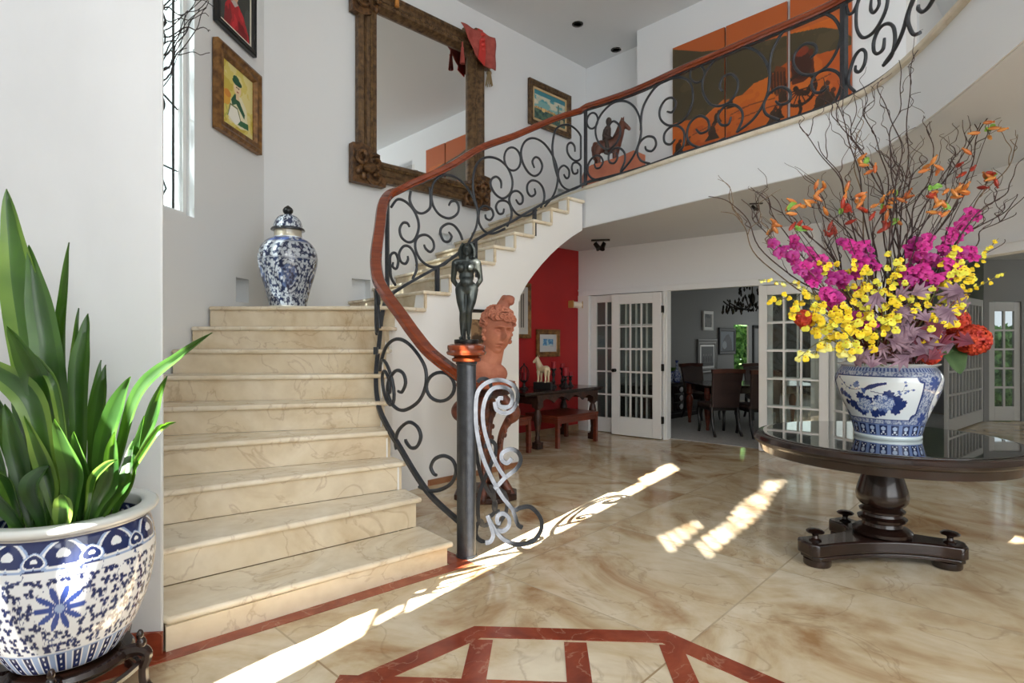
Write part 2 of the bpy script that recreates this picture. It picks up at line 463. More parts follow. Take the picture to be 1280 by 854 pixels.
# upper hall walls
k0 = C1; k1 = C1+B_*1.327; k2 = k1-A_*.40
s_end = 4.947
k3 = Vector((1.03,9.83,0))+B_*s_end
wall('wall_upper_right', k0, k1, UZ, CZ, m_wallR, .12, 1)
wall('wall_upper_return', k1, k2, UZ, CZ, m_wallR, .12, 1)
wall('wall_upper_far', k2, k3, UZ, CZ, m_wallR, .12, 1)
k4 = k3+B_*1.45; k5 = k4+B_*3.2; r3 = k3+A_*1.6; r4 = k4+A_*1.6
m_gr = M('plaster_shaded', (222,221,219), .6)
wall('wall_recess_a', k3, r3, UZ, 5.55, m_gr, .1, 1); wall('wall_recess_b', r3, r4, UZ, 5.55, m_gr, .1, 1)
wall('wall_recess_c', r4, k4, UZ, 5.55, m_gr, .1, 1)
mb = MB(); mb.prism([(k3.x,k3.y),(r3.x,r3.y),(r4.x,r4.y),(k4.x,k4.y)], 5.55, 5.65); mb.build('ceiling_recess', m_ceil, smooth=False, kind='structure')
wall('wall_upper_header', k3, k4, 5.55, CZ, m_wallR, .12, 1)
wall('wall_upper_side', k4, k5, UZ, CZ, m_wallR, .12, 1)
mb = MB(); q0 = k4+B_*.18-A_*.03
mb.obox(q0+UP*UZ, B_*.85, A_*.028, UP*2.3)
mb.build('door_9', M('brown_door', (150,78,44), .4, c2=(130,64,36), scale=4, stretch=(1,1,6)), smooth=False, kind='structure', bev=.006)
wall('wall_upper_end', k5, (k5.x-1.0,-2.1), UZ, CZ, m_wallR, .12, 1)

# ceilings
mb = MB(); mb.prism([(-4,-2.3),(13.5,-2.3),(13.5,4.5),(7.5,6.5),(2.2,11.5),(.8,11),(-4,7)], CZ, CZ+.12); mb.build('ceiling', m_ceil, smooth=False, kind='structure')

# balcony slab (its underside is the lower ceiling)
EDGE_K = [(.93,7.16),(1.36,6.58),(1.765,5.98),(2.06,5.58),(2.30,5.24),(2.52,4.94),(2.68,4.66),(2.76,4.27),(2.70,3.75),(2.60,3.30),(2.48,2.85),(2.32,2.3),(2.15,1.7)]
EDGE = [(p.x,p.y) for p in catmull([(x,y,0) for x,y in EDGE_K], 6)]
W18 = W_back.at(3.61)
wa, wb = W_din.at(8.3,0,-.16), W_din.at(-1.25,0,-.16)
slab = EDGE+[(4.6,1.7),(13.5,1.7),(13.5,10.1),(8.5,10.1),(8.5,16.2),(wa.x,wa.y),(wb.x,wb.y),(-.2,9.0),(W18.x+.06,W18.y-.07)]
mb = MB(); mb.prism(slab, LZ, UZ-.035)
m_slab = M('plaster_balcony', (230,234,238), .6)
mb.build('floor_upper', m_slab, smooth=False, kind='structure')
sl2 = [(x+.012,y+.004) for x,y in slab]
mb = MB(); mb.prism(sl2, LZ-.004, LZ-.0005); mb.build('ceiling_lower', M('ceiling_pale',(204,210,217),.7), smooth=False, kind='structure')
top = []
for i,(x,y) in enumerate(EDGE):
    a = Vector(EDGE[max(i-1,0)]); b = Vector(EDGE[min(i+1,len(EDGE)-1)]); d = (b-a).normalized()
    top.append((x+d.y*.03, y-d.x*.03))       # towards the void
e0 = top
inn = [(2*x-.0-u, 2*y-v) for (x,y),(u,v) in zip(EDGE, top)]
mb = MB(); mb.prism(slab, UZ-.035, UZ-.003)
mb.build('floor_landing', m_edge, smooth=False, kind='structure')
mb = MB()
sgn = -1 if (Vector(top[5])-Vector((0,4))).length < (Vector(EDGE[5])-Vector((0,4))).length else 1
outw = []
for i,(x,y) in enumerate(EDGE):
    a = Vector(EDGE[max(i-1,0)]); b = Vector(EDGE[min(i+1,len(EDGE)-1)]); d = (b-a).normalized()
    outw.append(Vector((d.y, -d.x, 0)))
# direction towards the void: away from slab interior point
if (Vector((EDGE[10][0],EDGE[10][1],0))+outw[10]-Vector((8,8,0))).length < (Vector((EDGE[10][0],EDGE[10][1],0))-outw[10]-Vector((8,8,0))).length:
    outw = [-o for o in outw]
path = [Vector((x,y,UZ-.018))+o*.018 for (x,y),o in zip(EDGE,outw)]
mb.sweep(path, [(-.05,-.02),(.018,-.02),(.026,-.012),(.026,.012),(.018,.02),(-.05,.02)] if outw[5].dot(Vector(((path[6]-path[4]).y,-(path[6]-path[4]).x,0))) > 0 else [(.05,-.02),(-.018,-.02),(-.026,-.012),(-.026,.012),(-.018,.02),(.05,.02)])
mb.build('trim_1', m_edge, kind='structure')

# lower hall: red wall, header over the french doors
wall('wall_red', W_red.at(0), W_red.at(1.38), 0, LZ, m_red, .12, -1)
wall('wall_red_low', W_red.at(1.38), W_red.at(2.3), 0, 1.95, m_red, .12, -1)
mb = MB(); mb.obox(W_red.at(0,0,.001), W_red.d*2.3, W_red.n*.014, UP*.09); mb.build('baseboard_red', M('tile_base', (176,150,116), .3, c2=(150,122,90), scale=5), smooth=False, kind='structure')
dl = (D1-D0).length; HZ = 2.125
wall('wall_door', D0, D1, 0, LZ, m_wallR, .13, 1, [(.2,1.432,.0,HZ,.2),(1.49,2.74,.0,HZ,.2),(2.78,3.44,0,HZ,.2)])
mb = MB(); mb.obox(W_door.at(.02,HZ-.005,.001), W_door.d*3.43, W_door.n*.03, UP*.075); mb.obox(W_door.at(.02,HZ+.07,.001), W_door.d*3.43, W_door.n*.05, UP*.018)
mb.build('trim_2', m_wallR, smooth=False, kind='structure')
mb = MB()
for t in (.0, 1.432, 2.74): mb.obox(W_door.at(t+.004,0,.001), W_door.d*(.19 if t < .1 else .045), W_door.n*.02, UP*HZ)
mb.build('trim_3', m_white, smooth=False, kind='structure')
W_d2 = Wall(D1, D2-D1, (-.99,-.135,0)); l2 = 3.4
D3 = W_d2.at(l2)
wall('wall_door_right', D1, D3, 0, LZ, m_wallR, .13, 1, [(.06,.76,0,HZ,.2),(.84,3.2,0,HZ,.2)])
mb = MB(); mb.obox(W_d2.at(.02,HZ-.005,.001), W_d2.d*3.3, W_d2.n*.03, UP*.075); mb.obox(W_d2.at(.02,HZ+.07,.001), W_d2.d*3.3, W_d2.n*.05, UP*.018)
mb.build('trim_4', m_wallR, smooth=False, kind='structure')

def french(name, p0, p1, z0, z1, cols, rows, n, st=.1, rt=.11, rb=.22, th=.04, mun=.022, mat=None):
    """glazed door leaf from p0 to p1 (plan); n = viewer side"""
    p0, p1, n = V2(p0), V2(p1), Vector(n).normalized(); d = p1-p0; L = d.length; d.normalize()
    mat = mat or m_white
    r = thing(name, '', 'door', (p0.x,p0.y,z0), kind='structure'); del r['label']; del r['category']
    mb = MB(); o = lambda t,z: p0+d*t+UP*z
    for t in (0, L-st): mb.obox(o(t,z0), d*st, -n*th, UP*(z1-z0))
    mb.obox(o(st,z0), d*(L-2*st), -n*th, UP*rb); mb.obox(o(st,z1-rt), d*(L-2*st), -n*th, UP*rt)
    mb.build('door_frame', mat, r, smooth=False, bev=.004)
    gw, gh = (L-2*st), (z1-z0-rb-rt)
    mm = MB()
    for c in range(1,cols): mm.obox(o(st+gw*c/cols-mun/2, z0+rb)-n*.004, d*mun, -n*(th-.008), UP*gh)
    for k in range(1,rows): mm.obox(o(st, z0+rb+gh*k/rows-mun/2)-n*.003, d*gw, -n*(th-.006), UP*mun)
    mm.build('muntin_grid', mat, r, smooth=False)
    mg = MB(); mg.obox(o(st,z0+rb)-n*(th/2-.002), d*gw, -n*.004, UP*gh); mg.build('pane', m_glass, r, smooth=False)
    return r
def door_knob(r, c, n):
    mb = MB(); n = Vector(n).normalized(); R = n.to_track_quat('Z','Y').to_matrix()
    mb.lathe([(.026,0),(.026,.006),(.01,.012),(.01,.04),(.024,.05),(.028,.064),(.02,.078),(0,.082)], c, 16, R=R)
    mb.build('door_knob', m_steel, r)
wn = W_door.n
french('door_1', W_door.at(.21,0,-.03), W_door.at(1.425,0,-.03), .01, HZ-.01, 6, 5, wn)
r = french('door_2', W_door.at(.65,0,.10), W_door.at(1.435,0,.085), .012, HZ-.02, 3, 5, wn, st=.13, rt=.15, rb=.27)
door_knob(r, W_door.at(.71,.97,.10), wn)
mb = MB()
for z in (.28,1.03,1.86): mb.tube([W_door.at(1.447,z-.05,.075), W_door.at(1.447,z+.05,.075)], .013, 8); mb.obox(W_door.at(1.436,z-.05,.05), W_door.d*.03, W_door.n*.012, UP*.1)
mb.build('hinge', m_steel, r)
french('door_3', W_door.at(2.79,0,-.04), W_door.at(3.43,0,-.04), .01, HZ-.01, 3, 5, wn)
r = french('door_4', W_door.at(2.76,0,.09), W_door.at(3.55,0,.11), .012, HZ-.02, 3, 5, wn, st=.1, rt=.12, rb=.22)
french('door_5', W_d2.at(.07,0,-.03), W_d2.at(.75,0,-.03), .01, HZ-.01, 3, 5, W_d2.n)
# rooms beyond
win3 = (W_din.t(940.5), W_din.t(957), W_din.z(945,463), W_din.z(945,407), .3)
wall('wall_dining', W_din.at(-1.0), W_din.at(8.2), 0, LZ, m_gray, .04, 1, [win3])
wall('wall_dining_left', (1.35,9.45), W_din.at(-.95), 0, LZ, m_gray, .1, 1)
wall('wall_dining_right', W_din.at(8.1), (8.35,10.0), 0, LZ, m_gray, .1, 1)
g0 = (1245-640)/F*9.95; g1 = (1268.5-640)/F*9.95
wall('wall_garden', (8.25,9.95), (13.4,9.95), 0, LZ, m_gray, .15, 1, [(g0-8.25-.12, g1-8.25+.12, .0, 2.1, .2)])
r = french('door_6', (g0-.115,9.97), (g1+.115,9.97), .01, 2.09, 2, 5, (0,-1,0), st=.11, rb=.25, rt=.16, mun=.035, mat=M('door_gray_white', (190,190,188), .4))
r = french('door_7', (6.55,8.55), (8.2,9.9), .02, 2.12, 10, 5, (.6,-.8,0), st=.08, rb=.2, th=.05, mun=.03, mat=M('door_gray_white_b', (178,178,176), .4))
wall('wall_far_right', (13.4,9.95), (13.4,-2.2), 0, CZ, m_wallR, .1, 1)

# window in the stair wall: frame, leaded pane
r = thing('window_1','','w', W_left.at(tw1,win_z0), kind='structure'); del r['label']; del r['category']
oo = lambda t,z,o=0: W_left.at(t,z,-o)
mb = MB()
for t in (tw0+.001, tw1-.045): mb.obox(oo(t,win_z0,.125), W_left.d*.044, W_left.n*.05, UP*2.7)
mb.obox(oo(tw0,win_z0,.125), W_left.d*(tw1-tw0), W_left.n*.05, UP*.045)
mb.build('window_frame', m_white, r, smooth=False)
m_lead = glassmat('leaded_glass_frosted',(.58,.63,.65),.25,.12)
nt = m_lead.node_tree; mxo = nt.nodes['Mix Shader']; tl_ = nt.nodes.new('ShaderNodeBsdfTranslucent'); tl_.inputs[0].default_value = (.30,.35,.37,1)
m2_ = nt.nodes.new('ShaderNodeMixShader'); n2 = nt.nodes.new('ShaderNodeTexNoise'); n2.inputs['Scale'].default_value = 7; n2.inputs['Detail'].default_value = 5
r2_ = nt.nodes.new('ShaderNodeValToRGB'); r2_.color_ramp.elements[0].color = (.1,.1,.1,1); r2_.color_ramp.elements[1].color = (.75,.75,.75,1); r2_.color_ramp.elements[0].position = .4; r2_.color_ramp.elements[1].position = .6
nt.links.new(n2.outputs[0], r2_.inputs[0]); nt.links.new(r2_.outputs[0], m2_.inputs[0]); nt.links.new(mxo.outputs[0], m2_.inputs[1]); nt.links.new(tl_.outputs[0], m2_.inputs[2]); nt.links.new(m2_.outputs[0], nt.nodes['Material Output'].inputs[0])
mb = MB(); mb.obox(oo(tw0+.04,win_z0+.04,.135), W_left.d*(tw1-tw0-.08), W_left.n*.005, UP*2.6)
mb.build('pane', m_lead, r, smooth=False)
mb = MB(); ln = lambda pts, rr=.008: mb.tube([oo(tw0+.04+x, win_z0+.04+z, .126) for x,z in pts], rr, 5)
ln([(.06,0),(.06,2.6)], .011); ln([(.24,0),(.24,2.6)]); ln([(.30,0),(.30,2.6)]); ln([(0,.36),(1.1,.36)])
ln([(.24,.04),(.33,.17),(.24,.30),(.15,.17),(.24,.04)]); ln([(.24,1.45),(.33,1.58),(.24,1.71),(.15,1.58),(.24,1.45)])
ln([(.0,.9),(1.1,1.25)]); ln([(.3,1.1),(1.1,1.2)])
for s_ in (0,.0): 
    pts = [(.30+.16*math.sin(a*1.0)*math.exp(-a*.05), .45+.09*a) for a in [i*.3 for i in range(26)]]
    ln(pts, .009); ln([(x+.09,z+.02) for x,z in pts], .008)
    ln([(.42+.2*math.sin(a+1.2), .5+.1*a) for a in [i*.3 for i in range(24)]], .006)
for cx,cz,rr in ((.45,1.0,.13),(.38,.72,.1),(.55,1.3,.16)): ln([(cx+rr*math.cos(a*.3)*(1-a*.02), cz+rr*1.5*math.sin(a*.3)*(1-a*.02)) for a in range(26)], .006)
mb.build('lead_came', m_steel, r)
# dining window
r = thing('window_2','','w', W_din.at(win3[0],win3[2]), kind='structure'); del r['label']; del r['category']
mb = MB(); w = win3[1]-win3[0]; hh = win3[3]-win3[2]
for t,z,a,c in ((0,0,.07,hh),(w-.07,0,.07,hh),(0,0,w,.07),(0,hh-.07,w,.07)): mb.obox(W_din.at(win3[0]+t,win3[2]+z,.03), W_din.d*a, -W_din.n*.06, UP*c)
mb.build('window_frame', m_black, r, smooth=False)
mb = MB(); mb.obox(W_din.at(win3[0],win3[2],-.04), W_din.d*w, W_din.n*.005, UP*hh); mb.build('pane', m_glass, r, smooth=False)

# entrance side behind the viewer: unseen wall openings shaped for sun streaks and sky fill
L0 = (-2.4,2.44); L1 = (-2.4,-2.1)
y2 = lambda y: 2.44-y
TAN = .63
lh = [(y2(.69),y2(.31),1.25,1.86,.1), (y2(.69),y2(.31),2.0,3.66,.1), (y2(.55),y2(.31),3.66,4.0,.1), (y2(.69),y2(.31),4.0,4.9,.1), (y2(.50),y2(.36),1.86,2.0,.1), (y2(1.42),y2(.79),.95,1.42,.1)]
# unseen thin gaps added high up, so the sun comes through soft and dappled
for z in [3.98+.095*k for k in range(18)]:
    lh.append((y2(-1.20-.03*math.sin(z*9)),y2(-1.52+.04*math.sin(z*5)),z,z+.07+.012*math.sin(z*17),.1))
for z in (3.74,3.83,3.92,4.01,4.10): lh.append((y2(-.72-.4*(z-3.74)),y2(-1.08),z,z+.06,.1))
for z in (3.84,3.93): lh.append((y2(-.46),y2(-.56),z,z+.04,.1))
wall('wall_entry_left', L1, L0, 0, CZ, m_wall, .04, 1, [(4.54-h[1],4.54-h[0],h[2],h[3],h[4]) for h in lh])
fx = lambda x: x+2.4
wall('wall_entry', (13.4,-2.1), (-2.4,-2.1), 0, CZ, m_wall, .04, 1,
     [(13.4-X1,13.4-X0,za,zb,.1) for X0,X1,za,zb in [(1.3,6.3,.15,5.9),(-.98,-.86,4.9,5.0),(-.93,-.80,4.72,4.82),(-.62,-.55,3.0,3.12)]])
r = thing('window_3','','w', (1.3,-2.12,.15), kind='structure'); del r['label']; del r['category']
mb = MB()
for x in (1.3,2.55,3.8,5.05,6.24): mb.obox((x,-2.15,.15),(.06,0,0),(0,.06,0),(0,0,5.75))
for z in (.15,2.2,4.05,5.84): mb.obox((1.3,-2.15,z),(5,0,0),(0,.06,0),(0,0,.06))
mb.build('window_frame', m_white, r, smooth=False)

# red stone inlays in the floor
def strip(poly, z=.003): mbx.prism([(p[0],p[1]) for p in poly], -.002, z)
mbx = MB()
oc = Vector((.22,1.647)); th0 = math.radians(-3.1); apo, bw = 1.123, .105
R1 = apo/math.cos(PI/8); R2 = (apo-bw)/math.cos(PI/8)
vx = lambda R,k: (oc.x+R*math.sin(-th0+PI/8+k*PI/4), oc.y+R*math.cos(-th0+PI/8+k*PI/4))
for k in range(8): strip([vx(R1,k), vx(R1,k+1), vx(R2,k+1), vx(R2,k)])
ax = Vector((math.cos(th0), math.sin(th0))); ay = Vector((-ax.y, ax.x))
for c in (-.436,0,.436):
    w_, l_ = .052, (apo-bw)*.98
    q = oc+ax*(c+.02)
    ll = l_ if abs(c) < .41*1.1 else l_*.9
    strip([q-ax*w_-ay*ll, q+ax*w_-ay*ll, q+ax*w_+ay*ll, q-ax*w_+ay*ll], .0032)
for r_ in (.635,-.635,0):
    q = oc+ay*r_; l_ = .98
    strip([q-ax*l_-ay*.05, q+ax*l_-ay*.05, q+ax*l_+ay*.05, q-ax*l_+ay*.05], .0036)
mbx.build('trim_5', m_redst, smooth=False, kind='structure')

# unseen wall added outside to keep the sun off the big entrance window
mb = MB(); mb.obox((-3.2,-9,0),(13,0,0),(0,.3,0),(0,0,14)); mb.build('wall_sun_block', m_wall, smooth=False, kind='structure')

r = thing('sun_dimmer','','w', (-2.4,.79,.95), kind='structure'); del r['label']; del r['category']  # unseen pane added to weaken the sun falling on the planter
mb = MB(); mb.obox((-2.42,.79,.95),(.006,0,0),(0,.63,0),(0,0,.47)); mb.build('pane', glassmat('tinted_glass',(.5,.5,.5)), r, smooth=False)
# ---------------------------------------------------------------- staircase
RR = {1:(-.405,3.555),2:(-.649,3.847),3:(-.788,4.06),4:(-.90,4.21),5:(-.985,4.40),6:(-1.03,4.60),7:(-1.06,4.78),8:(-1.075,4.96),9:(-1.065,5.15)}
for k in range(10,19): RR[k] = (-.84+.217*(k-10), 5.47+.2075*(k-10))
LL = {1:(-1.575,2.56),2:(-1.95,2.76),3:(-2.25,3.10),4:(-2.5,3.46),5:(-2.72,3.90),6:(-2.80,4.31),7:(-2.79,4.68),8:(-2.78,4.95),9:(-2.76,5.2)}
for k in range(10,19):
    q = W_back.at(1.02+.324*(k-10), 0, .01); LL[k] = (q.x,q.y)
ZZ = {0:0,1:.15,2:.3475,3:.545,4:.7425,5:.94,6:1.1375,7:1.335,8:1.53,9:1.72,10:1.89,11:2.07,12:2.25,13:2.434,14:2.617,15:2.80,16:2.983,17:3.166,18:3.35}
st = thing('staircase','curving cream marble staircase climbing past the white wall to the balcony','staircase',(-1.0,3.6,0))
def vv(p): return Vector((p[0],p[1],0))
TT = .036
for k in range(1,18):
    R0,L0_,R1_,L1_ = vv(RR[k]),vv(LL[k]),vv(RR[k+1]),vv(LL[k+1])
    fd = (L0_-R0).normalized(); fo = Vector((fd.y,-fd.x,0))
    if fo.dot((R1_+L1_)/2-(R0+L0_)/2) > 0: fo = -fo
    sd = (R1_-R0).normalized(); so = Vector((sd.y,-sd.x,0))
    if so.dot(L0_-R0) > 0: so = -so
    ov = .03
    so1 = so*.03
    # tread
    fr = R0+fo*ov+so1 if k > 1 else R0+fo*ov+so1
    fl = L0_+fo*ov
    if k == 1: fl = vv((PA.x+.004, PA.y+.02))+fo*.0
    poly = [fr, R1_+so1-fo*.0, L1_, fl] if k != 9 else [fr, R1_+so*.03, vv(LL[10]), W_back.at(.02,0,.012), W_left.at(.03,0,.012), fl]
    mb = MB(); mb.prism([(p.x,p.y) for p in poly], ZZ[k]-TT, ZZ[k])
    mb.build('tread', m_step, st, bev=.014)
    # riser
    mb = MB()
    lo = ZZ[k-1]
    a, b = R0, L0_
    if k == 1: b = vv((PA.x+.004,PA.y+.012))
    mb.obox(V2(a,lo), b-a, -fo*.025, UP*(ZZ[k]-TT-lo))
    if k <= 3:
        mb.obox(V2(R0,0), R1_-R0+sd*.02, -so*.02, UP*(ZZ[k]-TT))
    mb.build('riser', m_stepb, st, smooth=False)

# red marble strip along the foot of the first step
mbx = MB()
d1 = (vv(LL[1])-vv(RR[1])).normalized(); f1 = Vector((d1.y,-d1.x,0)); f1 = f1 if f1.y < 0 else -f1
a, b = vv(RR[1])-d1*.14, vv(LL[1])+d1*.5
strip([a, b, b+f1*.095, a+f1*.095])
strip([vv(RR[1])-d1*.02, vv(RR[1])-d1*.14, vv(RR[1])-d1*.14-f1*.2, vv(RR[1])-d1*.02-f1*.2], .0036)
mbx.build('trim_6', m_redst, smooth=False, kind='structure')

# white wall under the flight, ending in the arch
sw = [vv(RR[k]) for k in (3,4,5,6,7,8,9,10)]
pth = []     # (point, top z)
def steps_path():
    out = []
    for k in range(3,18):
        p, q = vv(RR[k]), vv(RR[k+1])
        n = 6
        for i in range(n+1):
            out.append((p.lerp(q,i/n), ZZ[k]-TT, k))
    return out
sp = steps_path()
arch_px = [(650,378),(652,370),(656,362),(662,352),(670,341),(679,330),(690,318),(702,307),(716,296),(728,288.5),(735,284)]
Wt = Wall(vv(RR[10]), (.217,.2075,0), (.69,-.72,0))
arch = [(Wt.t(x), Wt.z(x,y)) for x,y in arch_px]
t_end = Wt.t(650)
def bot(p):
    t = (p-Wt.p).dot(Wt.d)
    if p.y < 5.4 or t < t_end: return 0.0
    for (a,za),(b,zb) in zip(arch, arch[1:]):
        if a <= t <= b: return za+(zb-za)*(t-a)/(b-a)
    return LZ
extra = []
for (p,z,k) in sp:
    extra.append((p,z))
# split at the arch jamb and add arch samples
pts = []
for (p,z),(q,w) in zip(extra, extra[1:]+[extra[-1]]):
    pts.append((p,z))
    tp, tq = (p-Wt.p).dot(Wt.d), (q-Wt.p).dot(Wt.d)
    if p.y > 5.4 and abs(z-w) < 1e-6:
        for tt in sorted([t_end-.0005, t_end+.0005]+[a for a,_ in arch[1:]]):
            if tp < tt < tq: pts.append((Wt.at(tt), z))
mb = MB(); ins = []
cols = []
for i,(p,z) in enumerate(pts):
    a = pts[max(i-1,0)][0]; b = pts[min(i+1,len(pts)-1)][0]
    j = i
    while (b-a).length < .02 and j < len(pts)-1: j += 1; b = pts[j][0]
    d = (b-a).normalized(); n = Vector((d.y,-d.x,0))
    inn_ = -n if n.dot(Vector((-1.0,5.6,0))-Vector((2.0,4.0,0))) < 0 else n
    cols.append((p+inn_*.02, p+inn_*(.032 if p.y < 5.4 else .15), bot(p), z))
vs = []
for f,g,b_,t_ in cols: vs += [f+UP*b_, f+UP*t_, g+UP*b_, g+UP*t_]
fs = []
for i in range(len(cols)-1):
    o = 4*i; e = o+4
    fs += [(o,e,e+1,o+1),(o+2,o+3,e+3,e+2),(o+1,e+1,e+3,o+3),(o,o+2,e+2,e)]
o = 4*(len(cols)-1); fs += [(0,1,3,2),(o,o+2,o+3,o+1)]
mb.add(vs, fs)
m_strw = M('plaster_stair_wall', (232,231,228), .55, bump=.06, bscale=8)
ob = mb.build('wall_stair', m_strw, ang=30, kind='structure')
bm = bmesh.new(); bm.from_mesh(ob.data); bmesh.ops.recalc_face_normals(bm, faces=bm.faces); bm.to_mesh(ob.data); bm.free()
# base strip of red marble along that wall and across the arch
mb = MB()
pb = [Wt.at(t,0,.0) for t in (-.35,t_end,2.2)]
q0, q1 = vv(RR[9])+Vector((.03,.02,0)), Wt.at(t_end,0,-.01)
mb.obox(Wt.at(.05,.0,-.02), Wt.d*(t_end-.05), Wt.n*.018, UP*.055)
mb.build('baseboard_stair', M('tile_base_brown', (160,112,78), .3, c2=(140,92,62), scale=6), smooth=False, kind='structure')

# ---------------------------------------------------------------- iron railing with mahogany handrail
RK = [(-.33,3.74,.20),(-.54,3.855,.345),(-.667,3.95,.475),(-.80,4.08,.632),(-.93,4.22,.78),(-1.03,4.38,.915),(-1.10,4.6,1.12),(-1.14,4.9,1.42),(-1.165,5.12,1.66),(-1.15,5.32,1.82),(-1.06,5.46,1.92),(-.90,5.57,2.035),(-.64,5.74,2.218),(-.338,6.0,2.497),(.0,6.33,2.74),(.183,6.5,2.88),(.53,6.82,3.14),(.86,7.11,3.35)]
RA = catmull(RK, 8)
bal = [Vector((x,y,UZ+.035)) for x,y in EDGE_K]
bal = [p+Vector((.035,.03,0)) for p in bal]
RB = catmull([(.90,7.12,UZ+.035)]+[tuple(p) for p in bal[1:]], 8)
RP = RA+RB[1:]
NA = len(RA)
mi = min(range(NA), key=lambda i: RP[i].x/RP[i].y)       # where the flight turns back on itself as seen
def rail_h(i):
    if i < NA: return .97-.03*i/NA
    y = RP[i].y; return .94-.12*min(max((7.1-y)/2.6,0),1)
SL = [0.0]
for a,b in zip(RP, RP[1:]): SL.append(SL[-1]+(b-a).length)
def onrail(px, py, lo, hi):
    m = (px-640)/F
    best = None
    for i in range(lo, hi):
        a, b = RP[i], RP[i+1]; fa, fb = a.x-m*a.y, b.x-m*b.y
        if fa*fb <= 0 and abs(fa-fb) > 1e-12:
            u = fa/(fa-fb); q = a.lerp(b,u); best = q; break
    if best is None:
        best = min(RP[lo:hi+1], key=lambda q: abs(q.x/q.y-m))
    return Vector((best.x, best.y, H-(py-427)/F*best.y))
rail = thing('stair_railing','black wrought iron scroll railing with red mahogany handrail along stair and balcony','railing',(-.297,3.71,0))
# handrail
hp = [p+UP*rail_h(i) for i,p in enumerate(RP)]
hp = [Vector((-.297,3.715,hp[0].z-.02))]+hp
prof = [(-.046,-.012),(-.046,.016),(-.034,.03),(.034,.03),(.046,.016),(.046,-.012),(.034,-.022),(.03,-.036),(-.03,-.036),(-.034,-.022)]
mb = MB(); mb.sweep(hp, prof); mb.build('handrail', m_rail, rail, ang=28)
mb = MB(); mb.sweep([p+UP*rail_h(i)-UP*.042 for i,p in enumerate(RP)], [(-.018,-.006),(.018,-.006),(.018,.008),(-.018,.008)]); mb.build('top_bar', m_iron, rail, smooth=False)
mb = MB(); mb.sweep(RP, [(-.017,-.013),(.017,-.013),(.017,.013),(-.017,.013)]); mb.build('bottom_bar', m_iron, rail, smooth=False)
# newel post
mb = MB(); c = Vector((-.297,3.71,0))
mb.lathe([(.068,.001),(.068,.012),(.063,.014),(.063,1.25),(.07,1.255),(.07,1.275),(.0,1.275)], c, 24)
mb.build('newel_post', m_iron, rail)
mb = MB(); mb.lathe([(.05,1.26),(.092,1.272),(.096,1.29),(.078,1.30),(.124,1.314),(.132,1.33),(.122,1.343),(.126,1.36),(.124,1.375),(.10,1.384),(0,1.384)], c, 32)
mb.build('newel_cap', m_rail, rail, label='turned mahogany newel cap')
# posts
def post(px, lo, hi, w=.03, zt=None, zb=None, name='post'):
    q = onrail(px, 300, lo, hi); i = min(range(lo,hi+1), key=lambda j: (RP[j]-Vector((q.x,q.y,RP[j].z))).length)
    z0 = RP[i].z if zb is None else zb; z1 = RP[i].z+rail_h(i)-.04 if zt is None else zt
    mb = MB(); d = (RP[min(i+1,len(RP)-1)]-RP[i-1]); a = math.atan2(d.y,d.x)
    mb.box((q.x,q.y,(z0+z1)/2),(w,w,z1-z0),a); mb.build(name, m_iron, rail, smooth=False, bev=.003)
N = len(RP)-1
post(484, mi, NA-1, .034)
post(732, NA-12, NA+2, .036, zb=UZ)
post(1055, NA, N, .045, zb=UZ)
def lowpost(px, k):
    q = onrail(px, 300, mi, NA-1); i = min(range(mi,NA), key=lambda j: (RP[j]-Vector((q.x,q.y,RP[j].z))).length)
    mb = MB(); mb.box((q.x,q.y,(ZZ[k]+RP[i].z)/2),(.036,.036,RP[i].z-ZZ[k]), .76); mb.build('foot_post', m_iron, rail, smooth=False)
lowpost(546.5,10); lowpost(594,11); lowpost(668,14)
mb = MB(); q = RP[mi+1]; mb.box((q.x,q.y,(ZZ[8]+q.z)/2),(.034,.034,max(q.z-ZZ[8],.06))); mb.build('foot_post', m_iron, rail, smooth=False)
q = RP[12]; mb = MB(); 

